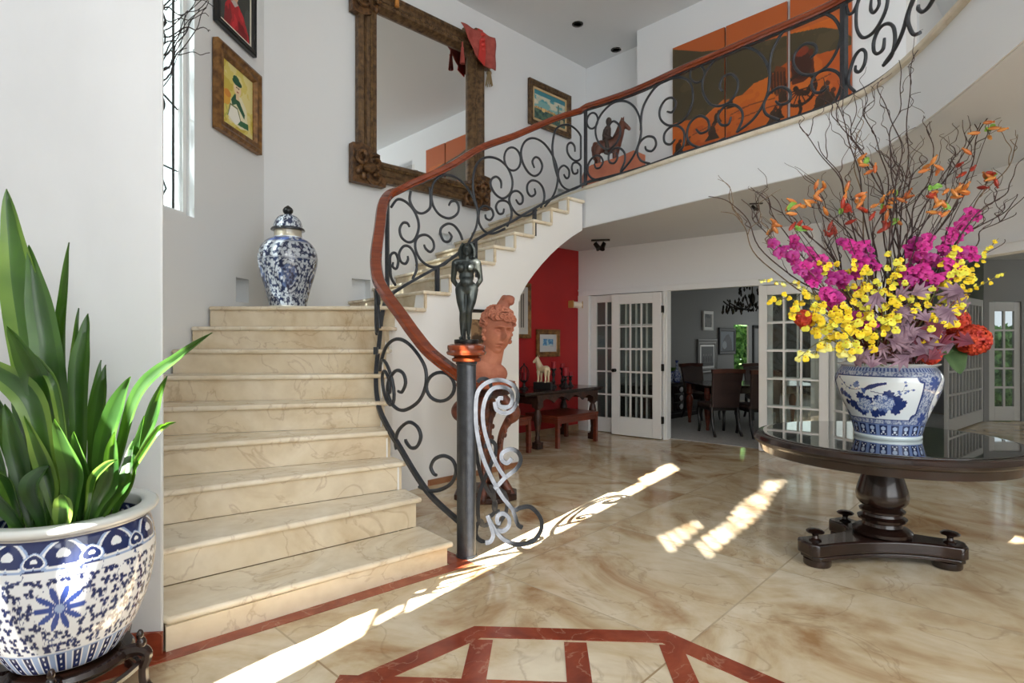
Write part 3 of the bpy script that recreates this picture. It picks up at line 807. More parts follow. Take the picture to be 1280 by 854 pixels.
LO = (0, mi); MD = (mi, NA-1); BL = (NA-1, N)
SCR = [
 (LO,[(475.5,455),(482.5,434),(495,424),(509,428.5),(523,444),(532,462),(532,483),(523,502),(505,513),(492,507.5),(485,493),(486,476),(495,463.5),(504,467),(507,479),(502.5,490),(497.6,489)]),
 (LO,[(495.7,562),(494.4,553),(498,538.5),(510.4,528),(521.5,533.6),(526,546),(521.5,558),(514,560),(508,553),(507,549)]),
 (LO,[(524,608.6),(536,613.5),(551,612),(564.5,603.7),(570,589),(565.8,575.4),(554.7,570),(543.6,574),(538.7,584),(542.4,592.6),(546,594)]),
 (MD,[(489,259),(496.7,249.4),(506.7,252),(516.7,262),(522.7,275.7),(523,288),(517.9,300),(510,302.8),(502,296.8),(499.6,286.8),(503.4,279),(509,279),(512,284)]),
 (MD,[(513.4,239),(512.3,251),(519,263.4),(527.9,266.8),(536.8,261),(538.5,251),(536.8,234)]),
 (MD,[(583.5,307),(590,295.7),(595.7,282),(597,264.5),(591,246.7),(581,231),(568,221),(554.6,219),(543.4,226.7),(539.4,240),(541,255.6),(549,268),(561,273),(571,268),(573.5,259),(570,252),(564,252),(561,257)]),
 (MD,[(578,300),(574.6,291),(568,282.4),(560,279.7),(552,284.6),(550.6,292),(554.6,301),(561,302),(564.6,295.7),(560.8,290)]),
 (MD,[(565.7,321),(554.6,331),(539,333.5),(526.8,325.8),(520,313.5),(519.4,302),(524.5,295),(533.4,294),(541,301),(542.3,310),(537.9,315),(532.3,311),(530,305.7)]),
 (MD,[(515.6,349),(521,335.8),(519,320),(512.3,309),(504.5,308),(499,316.8),(501,326.9),(506.7,329.8),(510,324.6),(509.6,320)]),
 (MD,[(494.5,357),(489,347),(487.8,333.5),(487.5,322),(490,317),(494.5,316.8),(497.8,325.8),(495.6,335.8),(491,333.5),(491.5,328)]),
 (MD,[(597,262),(592,242),(591.5,223),(594.4,209),(600.5,200),(611,196.4),(623.4,199.4),(634,209),(640,223),(640,235.4),(635.7,244),(627.8,248),(619,242.4),(613.4,231.9),(614.6,224),(620.7,221),(626,226.6),(626.5,235.4)]),
 (MD,[(681,258),(692,244),(697,226.6),(696,209),(690,193),(679.6,179),(667,172.7),(656.7,176.5),(651.5,188),(653,202),(660,215),(668,220),(675,216),(677.8,207),(674,198.5),(669,196.7),(665.5,202),(668,210)]),
 (MD,[(676,259.5),(680.4,247.7),(678.7,235.4),(672.5,227.5),(664.6,225.7),(659.4,231),(659.4,239.8),(663.8,245.4),(669,242.4),(668,235.4)]),
 (MD,[(670.8,262.6),(660,269.6),(648,268.7),(640,260),(636.5,249.4),(640,240.6),(647,239),(653,245),(653,253),(648.8,255),(644.8,249.4)]),
 (MD,[(634,283),(639.5,270),(637.4,256.4),(631,251),(623.4,252),(619.9,259),(623.4,267),(628.6,266.6),(630,261)]),
 (MD,[(631,286),(616,292),(606,289.5),(599,279),(598.5,266),(601,260),(605.8,257.7),(613.7,260.8),(616.7,268.7),(612.8,275),(607.6,273),(606.5,268)]),
 (MD,[(697,221),(693,206),(690.7,190),(691,177.4),(694.5,162.5),(702.4,156.7),(713,157),(723.5,166),(728.7,179),(727.9,195),(721.7,201),(714.7,198.5),(709.4,190.6),(709.4,181.8),(713.8,178.3),(718,182.7),(718.7,189.7)]),
 (MD,[(727.5,230),(729.2,215),(723.5,204.6),(717,203.8),(714.7,210),(717,217),(721.7,216),(722,211.5)]),
 (MD,[(727,230.5),(720,235.4),(711,237.5),(702.4,231.9),(698,221),(699,211.7),(705,207),(711,212.5),(711,221),(707.7,222.7),(704.7,217.8)]),
 (BL,[(775.5,216),(789.6,199),(798,181),(801.5,163.8),(799,146),(792,133),(780.8,126.5),(766.7,128.6),(753.6,140),(745.7,155),(744.8,169),(750,181),(759.7,186.6),(770,179.6),(775.5,167),(773.8,156.7),(766.7,151.5),(760.6,157.6)]),
 (BL,[(775.5,214.7),(780.8,202),(780.8,192),(775.5,185.7),(767.6,185.7),(761.5,192.7),(761.5,202),(767.6,204),(772,197),(770,191)]),
 (BL,[(770,219.5),(756,224.4),(742,224),(735,216.5),(736,204),(743,195.4),(750,195.4),(753.6,202),(750,209.4),(744.8,210),(743,205)]),
 (BL,[(801,163),(801.9,142.7),(807,127),(819.4,109),(833.5,100.5),(849,97),(861.6,102),(866,116),(865,130),(858,146),(847.5,155),(835,156.7),(825.6,148.8),(825,136.5),(831.7,125),(840.5,122.5),(845,130),(840.5,140),(834,139.5)]),
 (BL,[(812,204.5),(801,200.6),(796.6,190),(800,177.8),(808.9,170.8),(817.7,172.5),(820,181),(815,188.7),(808,187.5),(806.6,183)]),
 (BL,[(843,194),(852.8,184.8),(855.4,174),(854.5,163.8),(847.5,157.6),(838.7,158.5),(830.8,167),(830.8,177.8),(837.9,180.4),(844,174)]),
 (BL,[(922,164.5),(940.7,150),(954.8,128.8),(961.8,105.4),(959.4,82),(947.7,65.6),(931,59),(910,63),(891.5,77.3),(879.8,96),(878.6,114.8),(889,131),(905.6,131),(918.5,119.4),(922.4,103),(915,93),(904.4,96),(899.7,107.7),(903,114)]),
 (BL,[(920.8,166),(927.8,150),(926.7,138),(917,131),(905.6,133.5),(897.4,145),(901,155.7),(910,155.7),(913.8,146)]),
 (BL,[(905.6,173),(882,183.8),(865.8,181.5),(858.7,171),(862,154.6),(874,145),(884.5,150),(885.7,161.6),(876,166.7),(870,161.6)]),
 (BL,[(960,118),(961.8,98),(962.5,78),(966.5,61),(980.5,37.5),(1001.6,21),(1022.7,16),(1041.4,22),(1050.8,40),(1047,61),(1034.4,82),(1018,92.5),(1001.6,92.5),(992,79.6),(994.6,65.6),(1006,55),(1018,56),(1020.3,64.4),(1013,72.6)]),
 (BL,[(974,150),(958,143),(954.8,131),(961.8,117),(975.8,109),(987.5,114.8),(986.4,126.5),(975.8,131),(969.5,126.5)]),
 (BL,[(1036,134),(1043.7,126.5),(1052,105.4),(1048.4,92.5),(1036.7,87),(1022.7,91),(1014.5,103),(1018,114.8),(1027,114.8),(1035.6,107.7)]),
 (BL,[(1068,114),(1061.3,106.6),(1061.3,93.4),(1067.9,72),(1076,62.3),(1081.8,65.6),(1081,78.7),(1075,89.3),(1069.5,88.5),(1069.5,82)]),
 (BL,[(1075,-12),(1072.8,0),(1070.3,16.4),(1071,36),(1077.7,46.7),(1087.5,44),(1097.4,32.8),(1107,13),(1109.7,-5),(1105,-18),(1097,-12),(1099,5),(1092.5,15.6),(1088.4,11.5),(1089,0)]),
 (BL,[(1075,-4),(1071,6.6),(1066,15.6),(1061,17),(1058.5,8)]),
 (BL,[(1104,82),(1113.8,70.5),(1118.7,52.5),(1117,34.4),(1108.9,29.5),(1099,36),(1092.5,51),(1092.5,64),(1097.4,67),(1104,60.7),(1105.6,47.5)]),
 (BL,[(1106,79),(1118.7,60.7),(1128.5,39),(1135,16.4),(1141.6,0),(1147,-20)]),
 (BL,[(1150,41),(1142,43),(1136.5,33),(1135,22),(1138,8),(1143,-4),(1150,-16)]),
 (BL,[(1172,-12),(1166,0),(1159.7,10),(1153,14.8),(1148,11.5),(1148,6)]),
]
def rings(lst):
    for rng, cx, cy, rx, ry, tl in lst:
        pp = []
        for i in range(25):
            a = 2*PI*i/24; x, y = rx*math.cos(a), ry*math.sin(a)
            pp.append((cx+x*math.cos(tl)-y*math.sin(tl), cy+x*math.sin(tl)+y*math.cos(tl)))
        mb = MB(); mb.tube([onrail(x,y,*rng) for x,y in pp], .0125, 6, cap=False); mb.build('ring', m_iron, rail, ang=70)
for rng, pp in SCR:
    q = catmull([(x,y,0) for x,y in pp], 5)
    mb = MB(); w = [onrail(p.x,p.y,*rng) for p in q]; n = len(w)
    mb.tube(w, [.0135 if i < n-6 else .0135-.0007*(i-n+6) for i in range(n)], 6); mb.build('scroll', m_iron, rail, ang=70)
rings([(LO,550.6,483.6,17.5,18,0),(MD,640.6,198.8,10.2,14.6,-.12),(BL,740.4,151,6.7,10,.15),(BL,871.6,92.5,9,11,.2)])
# scrolls of the steep stretch that is seen edge-on
def sz(s, t):
    i = max(j for j in range(len(SL)) if SL[j] <= s); u = (s-SL[i])/(SL[i+1]-SL[i])
    p = RP[i].lerp(RP[i+1],u); return p+UP*t
s0 = SL[mi]-.25
for cs, ct, r0, sgn_ in ((s0-.25,.30,.17,1),(s0+.12,.62,.19,-1),(s0+.5,.34,.16,1)):
    pp = [sz(cs+sgn_*r0*(1-a/15)*math.cos(a), ct+r0*(1-a/15)*math.sin(a)) for a in [i*.3 for i in range(34)]]
    mb = MB(); mb.tube(pp, .013, 6); mb.build('scroll', m_iron, rail, ang=70)

# volute at the foot of the newel: two upright planes of bent flat bar
VA = [
 [(629,497.7),(623.4,498.5),(622.6,506),(629,509),(637.4,507.5),(640.7,497.7),(637.4,487.9),(627.5,483.8),(616,486),(608,496),(603.8,512.5),(604.6,532),(609.5,551.8),(616,569.8),(624,586),(632.5,597.7)],
 [(618.5,502.6),(621,512.5),(631,516.6),(640.7,512.5),(646.4,501),(646.4,489.5),(640.7,481),(629,475.6),(616,475.6),(604.6,481),(597,491),(594.8,509),(595.6,533.8),(599.7,558),(606,578),(616,600),(626,618),(636,630.7),(643,637.8),(650,635),(661.5,633.6),(671,640.6),(677,651.8),(675.5,664.5),(667,675.7),(656,680),(643,680),(632,675.7),(623.6,668.7),(615,656),(609.5,644.8)],
 [(618,611),(623.6,605.5),(632,596.5),(645.6,586),(651,574.8),(647,565),(637.4,561.6),(628,566.6),(627.5,574.8),(634,578.9),(639.8,573)],
 [(641,637),(644,646),(647.4,656),(653,659.6)],
 [(613.7,662),(620,663),(629,663.8),(636,657.4),(636,647.6),(629,642),(622,645.5),(622,653),(625.7,654)],
 [(609.5,644.8),(613.7,657.4),(616.5,668.7),(613,677),(606.7,678.5)],
]
VB = [
 [(597,478),(601,474),(608,474),(613,480),(614,490),(609,500)],
 [(594,488),(592.5,520),(594,555),(600,590),(609,612),(616,622),(620,632),(617,642),(611,646)],
 [(606,560),(612,551),(619,556),(619,568),(614,580),(606,598),(600,615),(597.5,632),(598.5,650),(604,657),(612,655)],
 [(606.7,678.5),(598,674),(594.8,666),(597,655),(601,651),(604,656)],
 [(622,617),(628,614),(633,622),(633,638),(627,650),(621,658),(615,658)],
 [(613,606),(618,622),(617,634),(620,640),(625,639)],
]
def flat(p, w): 
    q = catmull([(x,y,0) for x,y in p], 5)
    return q
def vplane(x, y, base):
    Yp = 3.70+base
    return P(x, y, Yp)
vol = thing('volute_bracket','black iron scroll volute standing at the foot of the newel post','ironwork',(-.2,3.70,0))
for lst, dy, rr in ((VA,-.03,.0135),(VB,.25,.0135)):
    for pp in lst:
        q = catmull([(x,y,0) for x,y in pp], 5)
        w = [P(p.x,p.y,3.70+dy+.0012*(p.x-600)) for p in q]
        mb = MB()
        # flat bar: deep across the plane
        vs = []; n = len(w)
        for i,p in enumerate(w):
            t = (w[min(i+1,n-1)]-w[max(i-1,0)]).normalized(); sd_ = t.cross(Vector((0,1,0))).normalized()
            for a,b in ((-1,-1),(1,-1),(1,1),(-1,1)): vs.append(p+sd_*a*rr*.95+Vector((0,1,0))*b*.009)
        fs = [(0,1,2,3),(4*n-1,4*n-2,4*n-3,4*n-4)]
        for i in range(n-1):
            for j in range(4): fs.append((4*i+j,4*i+4+j,4*i+4+(j+1)%4,4*i+(j+1)%4))
        mb.add(vs,fs); o = mb.build('scroll', m_iron, vol, ang=50)
        bm = bmesh.new(); bm.from_mesh(o.data); bmesh.ops.recalc_face_normals(bm, faces=bm.faces); bm.to_mesh(o.data); bm.free()
# ---------------------------------------------------------------- potted plant on its stand
m_cer = vcmat('porcelain_blue_white', .12, .6)
m_leaf, nt, b = newmat('leaf_green'); b.inputs['Roughness'].default_value = .32
uvn = nt.nodes.new('ShaderNodeTexCoord'); nz = nt.nodes.new('ShaderNodeTexNoise'); nz.inputs['Scale'].default_value = 4
rp = nt.nodes.new('ShaderNodeValToRGB'); rp.color_ramp.elements[0].color = (*lin((24,52,20)),1); rp.color_ramp.elements[1].color = (*lin((70,106,42)),1)
rp.color_ramp.elements[0].position = .35; rp.color_ramp.elements[1].position = .7
nt.links.new(uvn.outputs['Object'], nz.inputs[0]); nt.links.new(nz.outputs[0], rp.inputs[0]); nt.links.new(rp.outputs[0], b.inputs['Base Color'])
tr = nt.nodes.new('ShaderNodeBsdfTranslucent'); tr.inputs[0].default_value = (*lin((120,190,40)),1)
mxs = nt.nodes.new('ShaderNodeMixShader'); mxs.inputs[0].default_value = .15
nt.links.new(b.outputs[0], mxs.inputs[1]); nt.links.new(tr.outputs[0], mxs.inputs[2]); nt.links.new(mxs.outputs[0], nt.nodes['Material Output'].inputs[0])

m_leafd = m_leaf.copy(); m_leafd.name = 'leaf_green_dark'; m_leafb = m_leaf.copy(); m_leafb.name = 'leaf_green_bright'
def relcol(m,a,b_):
    for n in m.node_tree.nodes:
        if n.type == 'VALTORGB': n.color_ramp.elements[0].color = (*lin(a),1); n.color_ramp.elements[1].color = (*lin(b_),1)
relcol(m_leafd,(20,42,18),(50,82,36)); relcol(m_leafb,(66,96,34),(128,158,66))
PC = Vector((-1.68,2.15,0)); PZ0 = .225
NAVY, BLUE, PALE, WHT = (34,46,92), (52,76,148), (150,170,205), (226,229,232)
def trefoil(cv, x, y, cell, rad, col, seed, rows, lobes=3):
    """scattered three-lobed leaves on a jittered lattice"""
    i = np.floor(x/cell).astype(int); j = np.floor(y/cell).astype(int); rs = np.random.RandomState(seed); T = rs.rand(128,128,3)
    hit = np.zeros(len(x))
    for di in (-1,0,1):
        for dj in (-1,0,1):
            a, b = i+di, j+dj; h = T[a%128, b%128]
            cx = (a+.5+(h[:,0]-.5)*.55)*cell; cy = (b+.5+(h[:,1]-.5)*.55)*cell
            dx, dy = x-cx, y-cy; r = np.hypot(dx,dy); an = np.arctan2(dy,dx)-h[:,2]*6.28
            hit = np.maximum(hit, np.clip((rad*(.16+.92*np.abs(np.cos(lobes*.5*an)))-r)/(rad*.16)+.5,0,1))
    cv.put(hit*rows, col)
def paint_planter(cv):
    u = cv.U*.28; z = cv.V/1.09
    trefoil(cv, u+5, z+5, .035, .0158, NAVY, 3, (z > .10)&(z < .35))
    n = np.abs(fbm(u*22+9, z*22, 5, 3)-.47) < .012; cv.put(n&(z > .1)&(z < .385), (70,84,130))
    for cx,cz in ((-.42,.23),(.35,.25),(-.16,.15),(.05,.3)):
        r = np.hypot(u-cx,z-cz); an = np.arctan2(z-cz,u-cx)
        cv.put(r < .075, WHT); cv.put(r < .072*(.15+.9*np.abs(np.cos(5*an))), BLUE); cv.put(r < .014, PALE)
    bz = (z > .372)&(z < .455); cv.put(bz, NAVY)
    for per,off,s_ in ((.16,0,1.45),(.16,.08,.75)):
        q = (u+5+off)%per-per/2; h = (z-(.412 if s_ > 1 else .395))
        hs = lambda k: ((np.abs(q)/(.045*s_*k))**2+((h+.3*np.abs(q)-.012)/(.030*s_*k))**2) < 1
        cv.put(hs(1.1)&(z > .33)&(z < .455), PALE); cv.put(hs(.95)&(z < .455), WHT); cv.put(hs(.8)&(z < .455), NAVY); cv.put(hs(.3), WHT)
    cv.put(z > .455, (214,216,214)); cv.put((z > .455)&(z < .462), NAVY)
    b0 = z < .085; cv.put(b0, WHT)
    q = (u*1.0+5)%.062; cv.put(b0&(q < .03)&(z > .012), NAVY); cv.put(b0&(q > .036)&(q < .056)&(z > .012), PALE)
    dq = np.hypot((q-.015), (z%.022)-.011); cv.put(b0&(dq < .0042)&(z > .015)&(z < .08), WHT)
    cv.put((z > .085)&(z < .092), PALE); cv.put(z < .01, (120,110,90))
plant = thing('potted_plant','tall green strap-leaved plant in a round blue and white porcelain planter by the wall','plant',(PC.x,PC.y,PZ0))
pottery('planter', m_cer, (PC.x,PC.y,PZ0), [(.145,0),(.176,.02),(.225,.11),(.262,.215),(.281,.32),(.283,.40),(.274,.46),(.262,.498),(.268,.510),(.286,.520),(.294,.532),(.292,.545),(.279,.551),(.243,.549),(.233,.53),(.233,.46)], 900, paint_planter, plant, 17, math.radians(-128))
mb = MB(); mb.lathe([(.232,.47),(.15,.48),(0,.485)], (PC.x,PC.y,PZ0), 24); mb.build('soil', M('soil', (54,42,32), .95, c2=(34,26,20), scale=30), plant)
def leaf_mesh(pts, width, fold=.25, face=Vector((0,-1,0)), tipw=0.0, peak=.45):
    c = catmull(pts, 7); n = len(c); vs = []; fs = []
    for i,p in enumerate(c):
        t = (c[min(i+1,n-1)]-c[max(i-1,0)]).normalized()
        s_ = t.cross(face); s_ = s_.normalized() if s_.length > 1e-4 else Vector((1,0,0)); nn = s_.cross(t).normalized()
        u = i/(n-1); wv = width*.5*((u/peak)**.55 if u < peak else max(0,(1-((u-peak)/(1-peak))**1.7)))
        wv = max(wv, width*.16 if u < .3 else .0012)
        wob = 1+.05*math.sin(u*19+width*300)
        for k,a in enumerate((-1,-.5,0,.5,1)):
            vs.append(p+s_*wv*a*wob+nn*(fold*wv*abs(a)-.004*(a == 0)))
    for i in range(n-1):
        for k in range(4): fs.append((i*5+k,i*5+k+1,i*5+5+k+1,i*5+5+k))
    return vs, fs
LEAVES = [  # base, middle, tip in the view and how far each stands; width in metres
 ((72,610),(38,400),(8,236),2.14,.18),((86,610),(62,440),(36,306),2.06,.125),((90,605),(76,440),(86,303),2.18,.065),((96,600),(95,470),(98,385),2.24,.06),
 ((100,605),(101,470),(110,392),2.10,.085),((104,590),(50,480),(9,408),1.97,.105),((112,580),(72,490),(42,442),1.93,.05),((122,612),(175,490),(265,416),2.08,.062),
 ((150,615),(185,535),(209,470),2.02,.055),((160,600),(192,545),(220,528),1.97,.03),((122,605),(138,540),(163,471),2.03,.10),((112,600),(125,520),(132,456),2.2,.075),
 ((80,610),(40,500),(-60,430),1.95,.11),((88,640),(95,590),(68,524),1.93,.11),((52,655),(42,610),(62,582),1.90,.105),((70,660),(82,635),(76,618),1.90,.08),
 ((118,645),(138,600),(143,540),1.95,.07),((140,645),(158,600),(168,548),1.96,.06),((130,650),(118,600),(146,575),1.92,.045),((45,640),(24,570),(6,505),2.0,.085),
 ((60,640),(35,550),(14,478),2.08,.07),((35,650),(10,600),(-30,575),1.96,.09),((30,655),(5,630),(-30,610),1.92,.08),((62,630),(40,540),(28,468),2.18,.08),
 ((95,600),(70,520),(64,462),2.28,.09),((130,600),(120,530),(126,450),2.28,.08),((80,600),(55,540),(50,480),2.3,.09),((60,640),(62,600),(30,520),1.98,.08),
 ((20,640),(-5,560),(-15,500),2.05,.1),((100,640),(108,600),(92,540),2.0,.1),((70,640),(72,590),(60,545),2.1,.11),((40,640),(30,600),(20,545),2.12,.1),((148,640),(165,600),(180,520),2.1,.055),((110,640),(100,600),(80,560),2.05,.09),
 ((25,650),(0,600),(-45,520),2.15,.1),((60,640),(20,560),(-20,470),2.22,.1)]
for i,(b0,mid,tip,Y,wd) in enumerate(LEAVES):
    base = P(b0[0],b0[1],Y)
    d = Vector((base.x-PC.x, base.y-PC.y,0)); 
    if d.length > .19: d = d.normalized()*.19
    base = Vector((PC.x+d.x, PC.y+d.y, PZ0+.475))
    yt = Y+.10*math.sin(i*2.3)
    m_ = P(mid[0],mid[1],(Y+base.y)/2*.5+Y*.5); t_ = P(tip[0],tip[1],min(yt,2.36))
    vs, fs = leaf_mesh([base, base.lerp(m_,.5)+Vector((0,0,.01)), m_, m_.lerp(t_,.55)+Vector((0,0,.012)), t_], wd*.86, .42, Vector((.25*math.sin(i*1.7),-1,.25*math.cos(i))))
    mb = MB(); mb.add(vs, fs); mb.m = [(0,1,1,0)[j%4] for j in range(len(fs))]; o = mb.build('leaf', [m_leaf,m_leafd] if i%3 else [m_leafb,m_leaf], plant, ang=80)
stand = thing('plant_stand','dark carved wooden stand with curled legs under the blue and white planter','stand',(PC.x,PC.y,0))
mb = MB(); mb.lathe([(.10,.18),(.195,.18),(.21,.19),(.215,.205),(.205,.22),(.12,.224),(.10,.22)], PC, 40); mb.build('ring_top', m_dark, stand)
for k in range(5):
    a = math.radians(-62+72*k); d = Vector((math.cos(a),math.sin(a),0))
    prof_ = [(.17,.195),(.24,.215),(.275,.195),(.262,.14),(.268,.08),(.295,.04),(.31,.02)]
    mb = MB(); q = catmull([PC+d*r+UP*z for r,z in prof_], 6); n = len(q)
    mb.tube(q, [.03-.012*math.sin(PI*i/n)+.004*(i > n-6) for i in range(n)], 8)
    mb.ell(PC+d*.255+UP*.235, (.018,.018,.028)); mb.ell(PC+d*.25+UP*.268, (.013,.013,.022)); mb.ell(PC+d*.31+UP*.022, (.026,.026,.02))
    mb.build('leg', m_dark, stand)
mb = MB()
for k in range(5):
    a, b = math.radians(-62+72*k), math.radians(-62+72*(k+1))
    mb.tube(catmull([PC+Vector((math.cos(t),math.sin(t),0))*(.25-.04*math.sin(PI*u))+UP*(.16-.03*math.sin(PI*u)) for u,t in [(j/6,a+(b-a)*j/6) for j in range(7)]],3), .014, 6)
mb.build('carved_apron', m_dark, stand)

# ---------------------------------------------------------------- lidded jar on the landing
JC = P(360,400,5.5); JC.z = ZZ[9]
INK, CREAM = (40,48,76), (182,188,196)
def curls(cv, u, z, rows, cell, seed, dark=INK, light=CREAM):
    cv.put(rows, dark)
    trefoil(cv, u+7, z+7, cell, cell*.5, light, seed, rows, 3)
    n = fbm(u*30+3, z*30, seed, 2); cv.put(rows&(np.abs(n-.38) < .018), light)
def paint_jar(cv):
    u = cv.U*.26; z = cv.V
    curls(cv, u, z, z < .1, .07, 1); curls(cv, u, z, (z > .11)&(z < .47), .05, 2, (46,56,86)); curls(cv, u, z, (z > .47)&(z < .62), .075, 4)
    for cx in (-.34,.0,.34,.68,-.68):
        e = ((u-cx)/.135)**2+((z-.29)/.165)**2
        cv.put(e < 1, INK); m = (e < .9)&(e > .45); cv.put(m, INK); trefoil(cv, u+7, z+7, .062, .034, CREAM, 9, m)
        cv.put(e < .43, (92,108,146)); n = fbm(u*26+cx*9, z*26, 8, 3); cv.put((e < .42)&(n > .5), (190,196,206)); cv.put((e < .42)&(n < .36), INK)
    for zz in (.105,.465,.62): cv.put(np.abs(z-zz) < .006, (150,156,166))
    cv.put((z > .625)&(z < .68), (74,90,138)); n = fbm(u*40, z*40, 3, 2); cv.put((z > .63)&(z < .675)&(n > .5), CREAM)
    cv.put(z > .685, (186,176,156)); cv.put(z < .022, (222,220,212))
def paint_lid(cv):
    u = cv.U*.16; z = cv.V; curls(cv, u, z, z > -1, .06, 6); cv.put(z < .03, (30,32,38))
jar = thing('lidded_jar','tall blue and white lidded porcelain jar in the corner of the stair landing','jar',JC)
pottery('body', m_cer, JC, [(.165,0),(.172,.02),(.178,.06),(.2,.16),(.24,.30),(.268,.42),(.272,.5),(.25,.58),(.2,.645),(.14,.68),(.128,.7),(.126,.75)], 480, paint_jar, jar, 14, -1.2)
lid = pottery('lid', m_cer, JC+UP*.745, [(.1,0),(.15,.003),(.156,.015),(.148,.028),(.132,.035),(.13,.06),(.115,.105),(.085,.14),(.045,.158),(.02,.165)], 300, paint_lid, jar, 10)
mb = MB(); mb.lathe([(.02,.9),(.03,.908),(.046,.93),(.048,.95),(.038,.97),(.015,.988),(.002,.996)], JC, 20); mb.build('finial', m_black, jar, label='black bud-shaped finial')

# ---------------------------------------------------------------- paintings
m_paint = vcmat('canvas_paint', .55, 0, .25, 220)
m_paintg = vcmat('lacquer_paint', .3, .25)
def framed(name, label, W, t0, t1, z0, z1, fw, fmat, paint, nu=110, nv=110, depth=.04, mat_w=0, liner=None, grp=None, off=.012, tilt=0, nocat=None, cat='picture'):
    o = W.at((t0+t1)/2, (z0+z1)/2, off)
    r = thing(name, label, cat, W.at((t0+t1)/2, z0, off), grp)
    # orient so that u runs to the viewer's right
    flip = W.d.cross(UP).dot(W.n) < 0
    ux = W.d*(-1 if flip else 1)
    a = W.at(t1 if flip else t0, z0, off); w, h = t1-t0, z1-z0
    mb = MB()
    def ring(i0, i1, d0, d1):
        for (x0,y0),(x1,y1) in [((0,0),(1,0)),((1,0),(1,1)),((1,1),(0,1)),((0,1),(0,0))]:
            q = lambda X,Y,i,d: a+ux*(i+(w-2*i)*X)+UP*(i+(h-2*i)*Y)+W.n*d
            mb.add([q(x0,y0,i0,d0),q(x1,y1,i0,d0),q(x1,y1,i1,d1),q(x0,y0,i1,d1)],[(0,1,2,3)])
    ring(0,0,0,depth*.8); ring(0,fw*.25,depth*.8,depth); ring(fw*.25,fw*.5,depth,depth*.75); ring(fw*.5,fw*.8,depth*.75,depth*.8); ring(fw*.8,fw,depth*.8,depth*.35); ring(fw,fw,depth*.35,0)
    mb.build('frame', fmat, r, smooth=False)
    i = fw
    if liner:
        mb = MB(); 
        for x,y,ww,hh in ((i,i,w-2*i,liner[0]),(i,h-i-liner[0],w-2*i,liner[0]),(i,i,liner[0],h-2*i),(w-i-liner[0],i,liner[0],h-2*i)):
            mb.obox(a+ux*x+UP*y+W.n*.004, ux*ww, UP*hh, W.n*depth*.3)
        mb.build('liner', liner[1], r, smooth=False); i += liner[0]
    if mat_w:
        mb = MB(); mb.obox(a+ux*i+UP*i+W.n*.002, ux*(w-2*i), UP*(h-2*i), W.n*.006); mb.build('mat_board', m_mat, r, smooth=False); i += mat_w
    picture('canvas', m_paint, a+ux*i+UP*i+W.n*.012, ux*(w-2*i), UP*(h-2*i), nu, nv, paint, r)
    return r
def p_yellow(c, W, Hh):
    n = fbm(c.U*6, c.V*6, 1, 4); c.put(n > 0, (224,208,112)); c.put(n > .52, (232,220,150)); c.put(n < .38, (208,186,76))
    X = lambda x: x*W; Y = lambda y: y*Hh
    c.ell(X(.12),Y(.42),W*.16,Hh*.12,(226,170,60)); c.ell(X(.2),Y(.5),W*.1,Hh*.06,(214,140,50))
    c.poly([(X(.22),Y(.1)),(X(.3),Y(.45)),(X(.42),Y(.56)),(X(.62),Y(.58)),(X(.78),Y(.45)),(X(.86),Y(.12)),(X(.6),Y(.06))],(236,230,196))
    c.poly([(X(.3),Y(.44)),(X(.42),Y(.58)),(X(.52),Y(.54)),(X(.74),Y(.34)),(X(.72),Y(.26)),(X(.46),Y(.42)),(X(.34),Y(.36))],(38,92,62))
    c.poly([(X(.2),Y(.16)),(X(.28),Y(.36)),(X(.5),Y(.36)),(X(.62),Y(.16)),(X(.44),Y(.08))],(246,244,232))
    c.line([(X(.2),Y(.16)),(X(.28),Y(.36)),(X(.5),Y(.36)),(X(.62),Y(.16))],.008,(120,130,80))
    c.ell(X(.5),Y(.68),W*.115,Hh*.11,(240,214,176)); c.poly([(X(.45),Y(.5)),(X(.46),Y(.64)),(X(.54),Y(.64)),(X(.56),Y(.5))],(232,206,164))
    c.ell(X(.49),Y(.78),W*.15,Hh*.055,(30,84,56)); c.ell(X(.46),Y(.82),W*.1,Hh*.06,(34,92,60))
    c.line([(X(.46),Y(.7)),(X(.49),Y(.7))],.006,(80,60,40)); c.line([(X(.52),Y(.7)),(X(.55),Y(.7))],.006,(80,60,40)); c.line([(X(.49),Y(.63)),(X(.53),Y(.63))],.007,(176,80,60))
    c.poly([(X(.5),Y(.1)),(X(.6),Y(.2)),(X(.85),Y(.22)),(X(.86),Y(.12))],(44,104,66)); c.line([(X(.1),Y(.1)),(X(.2),Y(.2)),(X(.14),Y(.3))],.01,(196,190,90))
def p_red(c, W, Hh):
    n = fbm(c.U*4, c.V*4, 2, 3); c.put(n > 0, (58,62,58)); c.put(n > .5, (76,82,76))
    X = lambda x: x*W; Y = lambda y: y*Hh
    c.poly([(X(.12),Y(0)),(X(.16),Y(.28)),(X(.3),Y(.42)),(X(.56),Y(.46)),(X(.78),Y(.34)),(X(.95),Y(.12)),(X(.98),Y(0))],(178,24,34))
    m = fbm(c.U*9+3, c.V*5, 7, 3); k = c.c.copy(); c.put((m > .52)&(np.abs(c.c[:,0]-lin((178,24,34))[0]) < .01),(206,40,48)); c.put((m < .4)&(np.abs(c.c[:,0]-lin((178,24,34))[0]) < .01),(128,14,24))
    c.ell(X(.47),Y(.58),W*.13,Hh*.13,(226,188,160)); c.poly([(X(.4),Y(.42)),(X(.42),Y(.54)),(X(.54),Y(.54)),(X(.56),Y(.42))],(214,170,142)); c.ell(X(.48),Y(.68),W*.15,Hh*.08,(40,30,26))
    c.poly([(X(.34),Y(.4)),(X(.48),Y(.36)),(X(.6),Y(.44)),(X(.48),Y(.46))],(190,180,176))
tl = lambda px: W_left.t(px)
